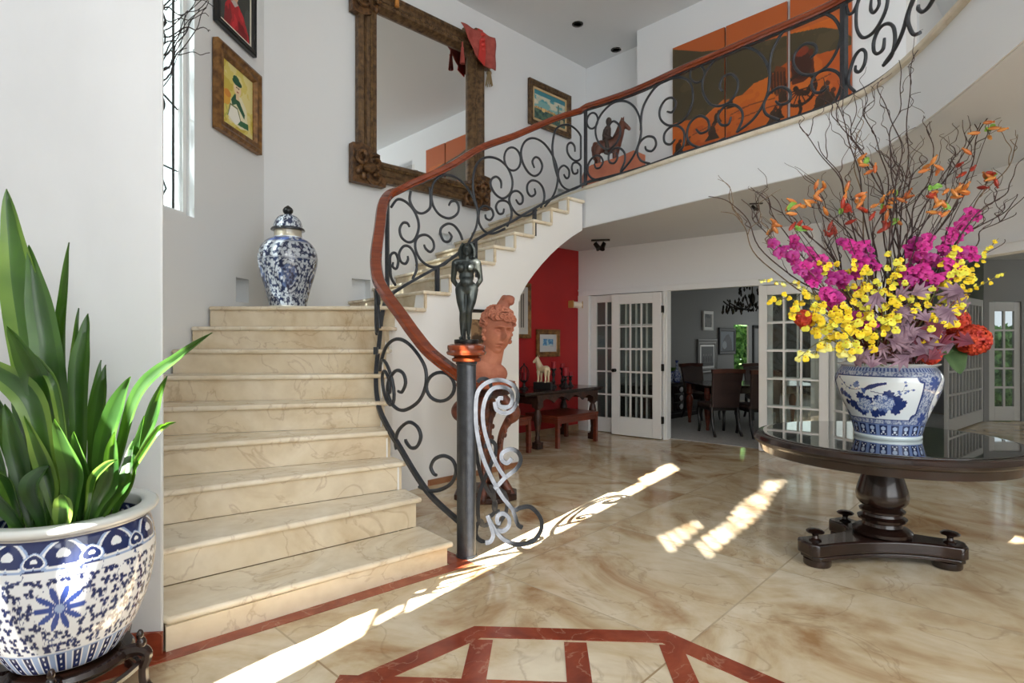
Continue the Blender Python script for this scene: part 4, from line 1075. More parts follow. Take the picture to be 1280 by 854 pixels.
framed('oil_painting','gold-framed painting of a figure in a green cap on a yellow ground', W_left, tl(320), tl(264), 3.382, 4.22, .115, m_gold, p_yellow, 130, 150, .07)
framed('oil_painting','dark-framed portrait of a person in a red coat, hung above the yellow painting', W_left, tl(315), tl(265), 4.38, 5.2, .07, m_black, p_red, 110, 130, .05, liner=(.018,m_mat))
def p_sea(c, W, Hh):
    t = c.V/Hh; c.put(t > -1,(62,134,146)); c.put((t < .8),(92,158,164)); c.put(t < .66,(128,176,172))
    n = fbm(c.U*7, c.V*11, 5, 4); c.put((n > .52)&(t > .5)&(t < .85),(190,196,176)); c.put((n > .6)&(t > .5)&(t < .85),(214,208,184))
    c.put(t < .36+.05*fbm(c.U*8,c.U*0,3,3),(70,102,92)); n2 = fbm(c.U*14, c.V*22, 9, 4); c.put((t < .34)&(n2 > .5),(94,120,96)); c.put((t < .34)&(n2 < .36),(44,72,66))
    for i in range(26):
        x = .03+.66*i/26; h = .03+.06*((i*7)%5)/5; c.rect(x*W,.36*Hh,(x+.03)*W,(.38+h)*Hh,[(206,164,92),(176,120,72),(222,190,130),(150,110,70)][i%4])
    c.rect(.76*W,.2*Hh,.80*W,.78*Hh,(92,112,96)); c.poly([(.6*W,.2*Hh),(.62*W,.42*Hh),(.78*W,.4*Hh),(.8*W,.18*Hh)],(196,150,70)); c.rect(.84*W,.1*Hh,.95*W,.3*Hh,(190,170,130)); c.ell(.3*W,.38*Hh,.06*W,.07*Hh,(226,186,120))
framed('oil_painting','small harbour seascape in a brown frame beyond the tall mirror', W_back, W_back.t(659), W_back.t(711), 4.875, 5.6, .095, m_goldd, p_sea, 150, 110, .06, liner=(.035,M('linen_liner',(206,178,132),.7)))
def p_study(c, W, Hh): 
    n = fbm(c.U*14, c.V*14, 4, 4); c.put(n > 0,(112,82,54)); c.put(n > .5,(146,116,82)); c.put(n < .38,(70,52,36))
W_str = Wall(vv(RR[10])-Vector((.0,.0,0)), (.217,.2075,0), (.69,-.72,0)); W_str.p = W_str.p-W_str.n*.02
framed('framed_print','dark-framed print with pale mat on the stair wall behind the terracotta bust', W_str, W_str.t(577), W_str.t(612), 1.26, 1.735, .035, m_black, p_study, 50, 50, .03, mat_w=.07)

# ---------------------------------------------------------------- tall mirror
mt0, mt1 = W_back.t(443), W_back.t(600); mz0, mz1 = 3.40, 5.80
mir = thing('wall_mirror','huge mirror in a carved brown gilt frame hanging above the stairs','mirror',W_back.at((mt0+mt1)/2,mz0,.02))
fw = .27
mb = MB()
def molding(a, b, inward, name='frame'):
    """one frame side from a to b (wall t,z), inward = direction in (t,z)"""
    prf = [(0,.02),(0,.10),(.02,.12),(.06,.125),(.085,.10),(.12,.09),(.16,.10),(.19,.14),(.225,.14),(.245,.11),(.262,.07),(.27,.03)]
    vs = []
    for (t,z),s_ in ((a,1),(b,-1)):
        for i,d in prf:
            mt = (inward[0]*i, inward[1]*i)
            al = ((b[0]-a[0]), (b[1]-a[1])); l = math.hypot(*al); mi_ = s_*i
            vs.append(W_back.at(t+mt[0]+al[0]/l*mi_, z+mt[1]+al[1]/l*mi_, d))
    n = len(prf)
    mb.add(vs, [(k,k+1,n+k+1,n+k) for k in range(n-1)])
A1,A2,A3,A4 = (mt0,mz0),(mt1,mz0),(mt1,mz1),(mt0,mz1)
molding(A1,A2,(0,1)); molding(A2,A3,(-1,0)); molding(A3,A4,(0,-1)); molding(A4,A1,(1,0))
mb.build('frame', m_goldd, mir, ang=25)
m_mirror, nt, b = newmat('mirror_silver'); b.inputs['Metallic'].default_value = 1; b.inputs['Roughness'].default_value = .02; b.inputs['Base Color'].default_value = (.9,.92,.91,1)
mb = MB(); mb.obox(W_back.at(mt0+fw-.02,mz0+fw-.02,.03), W_back.d*(mt1-mt0-2*fw+.04), UP*(mz1-mz0-2*fw+.04), W_back.n*.01); mb.build('mirror_glass', m_mirror, mir, smooth=False)
# beaded inner edge and carved band
mb = MB()
for k in range(64):
    for tt in (mt0+.172, mt1-.172): mb.ell(W_back.at(tt, mz0+.2+(mz1-mz0-.4)*k/63, .118), (.018,.018,.022), 6, 4)
for k in range(46):
    for z in (mz0+.172, mz1-.172): mb.ell(W_back.at(mt0+.2+(mt1-mt0-.4)*k/45, z, .118), (.02,.02,.018), 6, 4)
mb.build('carved_band', M('gilt_carving',(134,104,64),.45,.4,c2=(78,56,34),scale=20,bump=.6,bscale=80), mir)
m_orn = M('carved_ornament',(122,86,50),.45,.3,c2=(64,44,28),scale=18,bump=.8,bscale=50)
for t,z,sx,sz in ((mt0,mz0,1,1),(mt1,mz0,-1,1),(mt1,mz1,-1,-1),(mt0,mz1,1,-1)):
    mb = MB(); q = lambda x,y,d: W_back.at(t+sx*x, z+sz*y, d)
    pl = [(-.09,-.07),(.36,-.07),(.38,.03),(.30,.06),(.28,.3),(.20,.36),(.05,.42),(-.09,.40)]
    vs = [q(x,y,.03) for x,y in pl]+[q(x,y,.13) for x,y in pl]; n = len(pl)
    mb.add(vs,[tuple(range(n)),tuple(range(2*n-1,n-1,-1))]+[(i,n+i,n+(i+1)%n,(i+1)%n) for i in range(n)])
    rs = random.Random(int(t*100+z*10))
    for j in range(3):
        cx,cy = ((.02,.22),(.2,.2),(.2,.02))[j]
        mb.tube([q(cx+(.11-.006*i)*math.cos(i*.5+j), cy+(.11-.006*i)*math.sin(i*.5+j), .14+.004*i) for i in range(16)], .026, 6)
    for j in range(9): mb.ell(q(rs.uniform(-.04,.28), rs.uniform(-.02,.32), .14), (.045,.045,.05), 8, 5)
    mb.ell(q(.12,.12,.15), (.10,.10,.07), 10, 6)
    o = mb.build('corner_ornament', m_orn, mir)
    bm = bmesh.new(); bm.from_mesh(o.data); bmesh.ops.recalc_face_normals(bm, faces=bm.faces); bm.to_mesh(o.data); bm.free()
mb = MB(); q = lambda t,z,d: W_back.at(t,z,d)
tk = W_back.t(579); mb.tube([q(tk+(.10-.005*i)*math.cos(i*.5), mz0+.02+(.10-.005*i)*math.sin(i*.5), .12+.004*i) for i in range(18)], .028, 8); mb.build('scroll_ornament', m_orn, mir)
# cloth over the corner
m_cloth = M('red_cloth',(176,84,74),.75,c2=(152,66,58),scale=12,bump=.4,bscale=90)
cl = thing('draped_cloth','faded red cloth with tassels draped over the top corner of the mirror','cloth',W_back.at(mt1-.2,mz1-.45,.16))
gx, gy = 20, 20; vs = []; fs = []
crn = [(-.56,-.01),(.07,.0),(.09,-.46),(-.30,-.36)]      # offsets from the mirror's corner: t, z
for j in range(gy+1):
    for i in range(gx+1):
        u, v = i/gx, j/gy
        x = (crn[0][0]*(1-u)+crn[1][0]*u)*(1-v)+(crn[3][0]*(1-u)+crn[2][0]*u)*v
        z = (crn[0][1]*(1-u)+crn[1][1]*u)*(1-v)+(crn[3][1]*(1-u)+crn[2][1]*u)*v
        z -= .05*math.sin(PI*u)*v; d = .245+.014*math.sin(u*13+v*4)+.01*math.sin(v*9)
        vs.append(W_back.at(mt1+x, mz1+z, d))
for j in range(gy):
    for i in range(gx): fs.append((j*(gx+1)+i,j*(gx+1)+i+1,(j+1)*(gx+1)+i+1,(j+1)*(gx+1)+i))
mb = MB(); mb.add(vs,fs); o = mb.build('drape', m_cloth, cl, ang=80); sm_ = o.modifiers.new('t','SOLIDIFY'); sm_.thickness = .008
def tassel(tx, z0, z1, d, mat, par, name='tassel', r=.03):
    mb = MB(); mb.tube([W_back.at(tx,z0,d),W_back.at(tx,z0-(z0-z1)*.3,d)], .012, 8); mb.ell(W_back.at(tx,z0-(z0-z1)*.3,d), (r*.8,r*.8,r*.8), 10, 6)
    for k in range(10):
        a = k*.628; mb.tube([W_back.at(tx+.4*r*math.cos(a),z0-(z0-z1)*.3,d+.4*r*math.sin(a)),W_back.at(tx+r*math.cos(a),z1,d+r*math.sin(a))], .008, 5)
    return mb.build(name, mat, par)
m_tr = M('red_silk_cord',(196,52,44),.5)
mb = MB(); tx = mt1-.24
for k in range(7): mb.tube(catmull([W_back.at(tx+.02+.012*k,mz1+.04,.22),W_back.at(tx+.01+.015*k,mz1-.2,.27),W_back.at(tx-.02+.018*k,mz1-.42-.01*k,.27)],4), .011, 6)
for k in range(4): mb.ell(W_back.at(tx+.05,mz1-.05-.07*k,.27), (.05,.03,.03), 8, 5)
mb.build('red_tassel', m_tr, cl, label='bright red corded tassel')
tassel(mt1+.045, mz1-.40, mz1-.66, .15, M('tan_cord',(150,128,92),.8), cl, 'tan_tassel', .05)
tassel(mt1-.50+.03, mz1-.22, mz1-.52, .17, m_cloth, cl, 'cloth_tassel', .03)
mb = MB(); tx = W_back.t(486); zt = W_back.z(486,16)
mb.tube([W_back.at(tx,zt,.19),W_back.at(tx,zt+.5,.19)], .03, 10); mb.ell(W_back.at(tx,zt,.19),(.033,.033,.012)); rod = mb.build('hanging_rod', M('ochre_wood',(204,140,66),.5,c2=(180,116,50),scale=8), None, origin=W_back.at(tx,zt,.19))
tag(rod,'ochre wooden rod hanging over the upper edge of the mirror','ornament')

# bare twigs at the stair window
m_twig = M('bare_twig',(52,40,36),.7,c2=(36,28,26),scale=30)
tw = MB(); rs = random.Random(5)
ends = [((188,80),(225,40),(262,2)),((188,130),(205,70),(250,10)),((190,60),(215,30),(262,-6)),((190,95),(225,60),(258,12)),((190,30),(220,25),(262,18)),((190,140),(200,118),(232,60)),((190,15),(225,-6),(268,8)),((190,50),(240,35),(264,40)),((192,110),(232,42),(240,24)),((190,42),(214,52),(246,-4)),((190,70),(222,66),(262,68)),((190,25),(212,10),(240,-12)),((190,5),(230,18),(266,-2)),((190,88),(210,80),(236,14))]
for a,b_,c_ in ends:
    ys = [3.75+rs.uniform(-.1,.15), 4.1+rs.uniform(-.15,.15), 4.4+rs.uniform(-.15,.2)]
    pts = [P(-60+rs.uniform(-10,10)+150,a[1]+30,ys[0]-.1),P(a[0],a[1],ys[0]),P(b_[0]+rs.uniform(-4,4),b_[1],ys[1]),P(c_[0],c_[1],ys[2])]
    q = catmull(pts,9); q = [p+Vector((.012*math.sin(i*.9+a[1]),.01*math.sin(i*.7),.014*math.sin(i*1.1+b_[1]))) for i,p in enumerate(q)]
    tw.tube(q, [max(.0075-.0002*i,.003) for i in range(len(q))], 5)
o = tw.build('twig_bundle', m_twig, None, origin=P(90,80,3.6)); tag(o,'bundle of dark bare curly twigs reaching across the leaded window','twigs')
# recessed step lights
# ---------------------------------------------------------------- bronze statuette on the newel cap
m_bronze = M('bronze_patina',(70,74,70),.4,.55,c2=(44,50,50),scale=9,bump=.1,bscale=30)
SB = Vector((-.297,3.71,1.384))
stt = thing('bronze_statuette','dark bronze statuette of a standing woman on the newel post','statue',SB)
mb = MB(); mb.lathe([(.078,.001),(.08,.004),(.08,.026),(.076,.03),(0,.03)], SB, 28); mb.build('plinth', m_black, stt)
q = lambda x,y,z: SB+Vector((x*1.02,y*1.02,.03+z*1.0))
mb = MB()
def limb(pts, n=12):
    for (a,ra),(b,rb) in zip(pts,pts[1:]): mb.cap(q(*a),ra,q(*b),rb,n)
limb([((-.034,.004,.325),.041),((-.03,-.008,.25),.034),((-.022,-.014,.178),.0225)]); limb([((-.022,-.014,.178),.0225),((-.024,.008,.125),.0235),((-.028,.01,.035),.0125),])
limb([((.036,.004,.325),.041),((.03,-.006,.25),.034),((.016,-.014,.178),.0225)]); limb([((.016,-.014,.178),.0225),((.013,.006,.125),.0235),((.012,.012,.035),.0125)])
limb([((-.028,.008,.014),.0135),((-.036,-.045,.008),.0105)]); limb([((.012,.008,.014),.0135),((.02,-.045,.008),.0105)])
mb.ell(q(0,.008,.335),(.074,.052,.052)); mb.ell(q(-.03,.03,.32),(.036,.034,.038)); mb.ell(q(.03,.03,.32),(.036,.034,.038)); mb.ell(q(0,-.02,.368),(.045,.036,.04)); mb.ell(q(0,.002,.41),(.05,.037,.055)); mb.ell(q(0,.004,.462),(.06,.042,.055))
limb([((-.062,.004,.505),.023),((.062,.004,.505),.023)]); mb.ell(q(-.03,-.036,.462),(.026,.024,.025)); mb.ell(q(.03,-.036,.462),(.026,.024,.025))
limb([((0,.004,.51),.022),((.004,-.002,.55),.02)]); mb.ell(q(.005,-.006,.583),(.029,.035,.041)); mb.ell(q(.005,-.042,.578),(.005,.007,.012)); mb.ell(q(.005,-.036,.560),(.010,.006,.004)); mb.ell(q(.005,-.034,.548),(.010,.008,.008)); mb.ell(q(.005,-.036,.597),(.022,.006,.004))
for s_ in (-1,1): limb([((.074*s_,.002,.497),.0225),((.088*s_,.03,.39),.0175),((.045*s_,.058,.325),.0125),((.012*s_,.064,.305),.014)])
remesh(mb,'figure', m_bronze, stt, .0048, 3)
mb = MB(); mb.ell(q(.004,.012,.592),(.039,.037,.041))
for k in range(18):
    a = -.25+k/17*(PI+.5); sx = math.cos(a); sy = math.sin(a); l = .53+.012*math.sin(k*2.1)
    mb.tube(catmull([q(.004+.024*sx,.006+.022*sy-.008,.626),q(.004+.043*sx,.006+.030*sy,.592),q(.004+.047*sx+.006*math.sin(k*3),.012+.032*sy,.562),q(.004+.041*sx,.014+.030*sy,l)],4), [.0115]*12+[.005], 6)
mb.build('hair', m_bronze, stt)

# ---------------------------------------------------------------- terracotta bust on a carved pedestal
m_terra = M('terracotta',(190,124,98),.85,c2=(166,100,76),scale=7,bump=.3,bscale=60)
BC = Vector((-.175,5.10,0)); PZ = 1.045
bust = thing('terracotta_bust','large terracotta head of a man with curly hair and topknot on a carved pedestal','bust',(BC.x,BC.y,PZ))
yaw, roll = math.radians(24), math.radians(8)
Rh = Matrix.Rotation(roll,3,'Y')@Matrix.Rotation(yaw,3,'Z')
HC = Vector((-.132,5.07,1.482))
def face_point(x, y, z):
    """head local (facing -y), ellipsoid with features"""
    g = lambda dx,dz,sx,sz: math.exp(-(dx/sx)**2-(dz/sz)**2)
    f = 1 if y < 0 else 0
    d = 0
    k = max(0,-y)/.15
    d += .064*g(x,z+.024,.014,.032)*k+.022*g(x,z-.015,.012,.03)*k            # nose and bridge
    d += .034*(g(x-.042,z-.044,.034,.013)+g(x+.042,z-.044,.034,.013))*k     # brows
    d -= .034*(g(x-.043,z-.016,.026,.017)+g(x+.043,z-.016,.026,.017))*k
    d += .026*(g(x-.043,z-.014,.015,.008)+g(x+.043,z-.014,.015,.008))*k     # eyeballs
    d += .010*(g(x-.055,z+.035,.03,.03)+g(x+.055,z+.035,.03,.03))*k
    d += .026*g(x,z+.076,.030,.009)*k+.024*g(x,z+.100,.024,.009)*k-.022*g(x,z+.088,.036,.005)*k-.012*g(x,z+.116,.03,.008)*k
    d += .018*g(x,z+.135,.032,.020)*k
    return d
mb = MB(); vs = []; fs = []; n, m_ = 120, 100
for i in range(m_+1):
    th = PI*i/m_
    for j in range(n):
        a = 2*PI*j/n
        z = -.208*math.cos(th); taper = 1-.20*max(0,-z/.208)**1.5
        x = .128*math.sin(th)*math.cos(a)*taper; y = .152*math.sin(th)*math.sin(a)*taper
        d = face_point(x,y,z*.82)*1.25; y -= d
        vs.append(HC+Rh@Vector((x,y,z)))
for i in range(m_):
    for j in range(n): fs.append((i*n+j,i*n+(j+1)%n,(i+1)*n+(j+1)%n,(i+1)*n+j))
mb.add(vs,fs)
mb.cap(HC+Rh@Vector((0,.03,-.10)),.098,Vector((-.205,5.12,1.22)),.112,20)
mb.ell((-.27,5.12,1.13),(.20,.15,.13),24,14); mb.ell((-.17,5.10,1.11),(.13,.13,.10),20,12); mb.cap((-.36,5.12,1.10),.10,(-.14,5.08,1.08),.085,20)
mb.box((-.26,5.12,PZ+.03),(.34,.22,.06))
for s_ in (-1,1): mb.ell(HC+Rh@Vector((.126*s_,.012,-.01)),(.014,.03,.042),10,6,Rh)
remesh(mb,'head_and_shoulders', m_terra, bust, .0042, 1)
mb = MB(); rs = random.Random(3)
mb.ell(HC+Rh@Vector((0,.032,.07)),(.137,.148,.150),24,14,Rh)
for k in range(150):
    a = rs.uniform(0,2*PI); e = rs.uniform(-.25,1.25)
    v = Vector((math.cos(a)*math.cos(e)*.142, .022+math.sin(a)*math.cos(e)*.158, .07+math.sin(e)*.160))
    if v.y < -.02 and v.z < .125: continue
    if v.z < -.02 and v.y < .03: continue
    c = HC+Rh@v; r = rs.uniform(.017,.027)
    mb.tube([c+Rh@Vector((r*math.cos(t)*(1-t/14),-.012*t/3+r*.3*math.sin(t),r*math.sin(t)*(1-t/14))) for t in [i*.6 for i in range(12)]], .010, 5)
for k in range(11):
    a = PI+PI*k/10; c = HC+Rh@Vector((.118*math.cos(a), -.012+.132*math.sin(a), .132+.012*math.sin(k*2)))
    mb.ell(c,(.024,.022,.024),8,6); mb.tube([c+Rh@Vector((.02*math.cos(t),-.018,.02*math.sin(t))) for t in [i*.7 for i in range(9)]], .009, 5)
for k in range(5):
    for s_ in (-1,1): mb.ell(HC+Rh@Vector((.124*s_,-.02+.02*(k%2),.06-.032*k)),(.022,.026,.022),8,6)
o = mb.build('curly_hair', m_terra, bust)
mb = MB(); T0 = HC+Rh@Vector((.015,-.005,.215))
mb.cap(T0,.055,T0+Vector((.035,0,.06)),.045,16); mb.ell(T0+Vector((.055,-.01,.085)),(.058,.05,.036),16,10); mb.ell(T0+Vector((.075,-.02,.062)),(.034,.036,.035),14,8); mb.cap(T0+Vector((-.03,0,.0)),.04,T0+Vector((.02,.01,.09)),.034,14)
remesh(mb,'topknot', M('terracotta_pale',(170,106,84),.85,c2=(150,92,72),scale=7,bump=.3,bscale=60), bust, .006, 2)
PCN = Vector((-.235,5.12,0))
ped = thing('carved_pedestal','carved brown wooden pedestal with scrolled legs carrying the terracotta bust','pedestal',PCN)
mb = MB(); mb.lathe([(.24,.985),(.27,.995),(.275,1.015),(.262,1.03),(.265,1.044),(0,1.044)], PCN, 8)
mb.build('top', M('pedestal_top',(160,84,52),.4,c2=(120,60,38),scale=6), ped, ang=25)
mb = MB(); mb.lathe([(.16,.90),(.22,.93),(.20,.96),(.235,.985)], PCN, 8); mb.build('frieze', m_darkc, ped, ang=25)
for k,(dx,dy) in enumerate(((.255,-.06),(-.02,-.26),(-.25,.03),(.03,.22))):
    d = Vector((dx,dy,0)).normalized(); mb = MB()
    pr = [(.13,.93),(.18,.87),(.25,.80),(.255,.74),(.20,.68),(.15,.58),(.13,.46),(.135,.3),(.16,.16),(.20,.06)]
    qq = catmull([PCN+d*r+UP*z for r,z in pr],6); n = len(qq)
    mb.tube(qq, [.052-.022*min(1,i/26)+.02*math.exp(-((i-16)/7)**2) for i in range(n)], 10)
    sd = Vector((-d.y,d.x,0))
    for s_ in (-1,1): mb.tube([PCN+d*.25+UP*.79+sd*s_*.045+(d*math.cos(t)+UP*math.sin(t))*(.035-.003*t) for t in [i*.5 for i in range(12)]], .014, 6)
    for j in range(7): mb.ell(PCN+d*(.24-.018*j)+UP*(.76-.05*j)+sd*.03*(-1)**j, (.02,.02,.026), 8, 5)
    mb.cap(PCN+d*.17+UP*.13,.045,PCN+d*.24+UP*.035,.034,10)
    mb.build('leg', M('pedestal_leg',(118,62,40),.42,c2=(62,32,22),scale=12,bump=.6,bscale=50) if k == 0 else bpy.data.materials['pedestal_leg'], ped)
mb = MB(); mb.prism([(PCN.x+.30*math.cos(a),PCN.y+.27*math.sin(a)) for a in [i*PI/4+PI/8 for i in range(8)]], .002, .05); mb.prism([(PCN.x+.25*math.cos(a),PCN.y+.22*math.sin(a)) for a in [i*PI/4+PI/8 for i in range(8)]], .05, .085)
mb.build('base', m_darkc, ped, bev=.008)

# ---------------------------------------------------------------- upper landing: horse and rider, lacquer panels
HY = 8.2; k_ = HY/F
hq = lambda x,y,d=0: P(x,y,HY+d)
m_horse = M('carved_red_wood',(116,70,52),.45,c2=(82,48,38),scale=6,bump=.2,bscale=40)
m_rider = M('weathered_dark_wood',(74,62,56),.6,c2=(56,46,42),scale=8)
plz = UZ
pth_ = thing('display_plinth','orange-brown wedge-shaped wooden plinth under the horse and rider','plinth',V2(hq(765,220),plz))
mb = MB(); pts = [(729,222),(729,216),(737,211),(752,206.5),(770,201.5),(780,197),(789,193),(803,199),(803,222)]
top_ = [hq(x,y) for x,y in pts[1:-1]]
vs = []
for p in top_: vs += [Vector((p.x,HY-.19,p.z)),Vector((p.x,HY+.19,p.z))]
for p in top_: vs += [Vector((p.x,HY-.19,plz+.004)),Vector((p.x,HY+.19,plz+.004))]
n = len(top_); fs = []
for i in range(n-1):
    a = 2*i; b_ = 2*n+2*i
    fs += [(a,a+2,a+3,a+1),(b_,b_+1,b_+3,b_+2),(a,b_,b_+2,a+2),(a+1,a+3,b_+3,b_+1)]
fs += [(0,1,2*n+1,2*n),(2*n-2,4*n-2,4*n-1,2*n-1)]
mb.add(vs,fs); o = mb.build('block', M('orange_wood',(178,96,58),.45,c2=(156,78,44),scale=4), pth_, smooth=False, bev=.01)
bm = bmesh.new(); bm.from_mesh(o.data); bmesh.ops.recalc_face_normals(bm, faces=bm.faces); bm.to_mesh(o.data); bm.free()
hr = thing('horse_and_rider','carved wooden horse with a dark rider standing on the orange plinth','statue',V2(hq(762,206),hq(762,206).z))
mb = MB()
def hl(pts, n=10):
    for (a,ra),(b,rb) in zip(pts,pts[1:]): mb.cap(hq(*a),ra*k_,hq(*b),rb*k_,n)
hl([((751,183.5),8),((760,183.5),7.6),((769,180),8)]); hl([((770,178),7.4),((774,168),6),((777,157),4.6)]); hl([((777.5,154.5),4.2),((783,158),3),((786.5,161),2.3)])
hl([((779,150),1.3),((780,145.5),.6)]); hl([((776,151),1.3),((777,146.5),.6)])
for dz,o_ in ((-.06,0),(.06,3)): hl([((768.5+o_,184,dz),4.2),((768+o_,193,dz),2.5),((767.5+o_,203,dz),1.9),((768.5+o_,204.2,dz),2.3)])
for dz,o_ in ((-.06,0),(.06,-4)): hl([((748.5+o_,186,dz),5.8),((746.5+o_,194,dz),3),((749+o_,200,dz),2.2),((748.8+o_,207.5,dz),2)])
hl([((743.5,180),2.6),((741.5,188),2.6),((742.5,200),1.2)])
remesh(mb,'horse', m_horse, hr, .011, 2)
mb = MB(); hl([((757.5,176),5),((758.5,168),5.4),((759.5,161.5),4.4)]); mb.ell(hq(761,152),(3.9*k_,4.2*k_,5.4*k_)); hl([((760.5,158),2.4),((761,154),2.4)])
for dz in (-.085,.085): hl([((757.5,177,dz*.7),3.2),((759,184,dz),2.6),((756.5,191,dz),2.1),((759.5,192,dz),1.9)]); hl([((756.5,163,dz*.6),2.6),((754.8,170,dz*.8),2.3),((762,173,dz*.5),1.8),((765,172.5,dz*.2),1.6)])
remesh(mb,'rider', m_rider, hr, .010, 2)
mb = MB(); mb.tube([hq(775,164,-.085),hq(766,172,-.10),hq(764,174,-.03)],.006,5); mb.tube(catmull([hq(768,189.3,-.10),hq(760,191.5,-.09),hq(757,184,-.1),hq(757,176,-.02)],4),.010,5); mb.build('harness', m_black, hr)

wu = lambda x,y: (W_up.t(x), W_up.z(x,y))
def p_lac(base_t, w, z0):
    def f(c, W, Hh):
        n = fbm(c.U*2.2+base_t, c.V*3.2, 3, 4); c.put(n > .55,(206,106,30)); c.put(n < .38,(184,84,24))
        c.put(c.V > Hh-.42,(184,92,40))
        T = lambda pts: [(a-base_t, b-z0) for a,b in [wu(x,y) for x,y in pts]]
        OL = (74,64,42)
        c.poly(T([(836,62),(850,64),(880,66),(908,63),(912,60),(940,57),(986,46),(990,44),(1030,36),(1052,39),(1070,50),(1070,57),(1030,68),(986,79),(960,99),(944,106),(930,120),(912,126),(906,126),(884,146),(860,152),(836,158)]),OL)
        m = fbm(c.U*5+base_t*2, c.V*5, 12, 3); c.put((np.abs(c.c[:,0]-lin(OL)[0]) < .004)&(m > .56),(84,72,48))
        c.poly(T([(963,108),(972,84),(984,86),(986,118),(972,122)]),(116,58,26)); 
        for x in (966,970,974,978,982): c.line(T([(x,92),(x+1,118)]),.012,(70,36,20))
        c.poly(T([(990,82),(992,70),(1018,62),(1020,92),(1006,104),(992,108)]),(88,40,22)); c.ell(*T([(1004,84)])[0],.12,.16,(64,30,20))
        c.ell(*T([(1004,66)])[0],.08,.06,(130,50,26)); c.line(T([(996,112),(1000,118),(1010,118),(1016,108)]),.03,(44,28,20))
        a,b_ = T([(1001,114)])[0]
        c.ring(a,b_,.17,.21,(46,28,20)); 
        for k in range(9): c.line([(a,b_),(a+.18*math.cos(PI+PI*k/8),b_+.18*math.sin(PI+PI*k/8))],.008,(60,34,22))
        c.line(T([(1001,128),(1003,138),(1001,144)]),.02,(40,26,20))
        for x,y,s_ in ((980,122,.10),(968,146,.09),(975,143,.08),(892,166,.11),(898,148,.08),(1032,118,.12),(1026,128,.1),(1040,124,.1),(850,186,.1),(862,178,.06),(915,130,.07)):
            a,b_ = T([(x,y)])[0]; c.ell(a,b_,s_*.5,s_*.8,(60,40,26)); c.ell(a+.03,b_+s_*.9,s_*.3,s_*.3,(86,44,26)); c.poly([(a-s_,b_-s_),(a+s_,b_-s_),(a+.2*s_,b_+.4*s_)],(52,36,24))
        for pts in ([(925,150),(950,140),(985,128)],[(915,145),(940,132),(970,124)],[(1020,104),(1040,94)],[(930,136),(960,126)],[(868,170),(890,158)]): c.line(T(pts),.008,(120,62,30))
    return f
zb_ = UZ+.12
m_pan = M('lacquer_edge',(150,70,24),.3)
for a,b_,ytop in ((843,907.5,62),(909.5,985.5,30.5),(989.5,1066,-4)):
    t0, t1 = W_up.t(a), W_up.t(b_); zt = W_up.z(843,62)
    r = thing('lacquer_panel',{843:'orange and olive lacquer wall panel nearest the horse and rider',909.5:'middle orange and olive lacquer wall panel of the three',989.5:'orange lacquer wall panel painted with a wheeled carriage, beside the railing post'}[a],'wall panel',W_up.at((t0+t1)/2,zb_,.03),'lacquer panels on the upper wall')
    mb = MB(); mb.obox(W_up.at(t0,zb_,.012), W_up.d*(t1-t0), UP*(zt-zb_), W_up.n*.035); mb.build('panel_board', m_pan, r, smooth=False)
    picture('painted_face', m_paintg, W_up.at(t0,zb_,.049), W_up.d*(t1-t0), UP*(zt-zb_), 120, 260, p_lac(t0,t1-t0,zb_), r, (198,98,30))

# ---------------------------------------------------------------- under the stairs: console, benches, red wall
CF = Vector((.34,7.37,0)); u_, v_ = A_.copy(), B_*-1
cq = lambda u,v,z=0: CF+u_*u+v_*v+UP*z
con = thing('console_table','dark carved wooden console table against the red wall','table',cq(.6,.3))
mb = MB(); mb.obox(cq(-.3,-.06,.715), u_*1.62, v_*.73, UP*.036); mb.obox(cq(-.28,-.04,.70), u_*1.58, v_*.69, UP*.016); mb.build('tabletop', m_dark, con, smooth=False, bev=.008)
mb = MB()
for v in (-.005,.60):
    sc = [(-.05,.70),(1.2,.70)]+[(1.2-.02-1.2*i/28, .565+.07*abs(math.sin(i*PI/7))+.03*math.sin(PI*i/28)) for i in range(29)]
    mb.plate(sc, cq(0,v,0), u_, UP, .025)
for u in (-.03,1.17): mb.obox(cq(u,.0,.58), u_*.025, v_*.6, UP*.12)
for i in range(26): mb.obox(cq(.0+.045*i,-.026,.66), u_*.022, v_*.03, UP*.028)
o = mb.build('carved_apron', m_darkc, con, smooth=False); bm = bmesh.new(); bm.from_mesh(o.data); bmesh.ops.recalc_face_normals(bm, faces=bm.faces); bm.to_mesh(o.data); bm.free()
leg_p = [(.045,.002),(.05,.03),(.05,.09),(.03,.11),(.034,.14),(.026,.18),(.034,.26),(.05,.36),(.055,.42),(.04,.48),(.03,.51),(.05,.53),(.05,.57),(.05,.70)]
for u in (.02,1.17):
    for v in (.03,.58):
        mb = MB(); mb.lathe(leg_p, cq(u,v), 14); mb.obox(cq(u-.05,v-.05,.001), u_*.1, v_*.1, UP*.085); mb.obox(cq(u-.052,v-.052,.54), u_*.104, v_*.104, UP*.16)
        mb.build('leg', m_darkc, con)
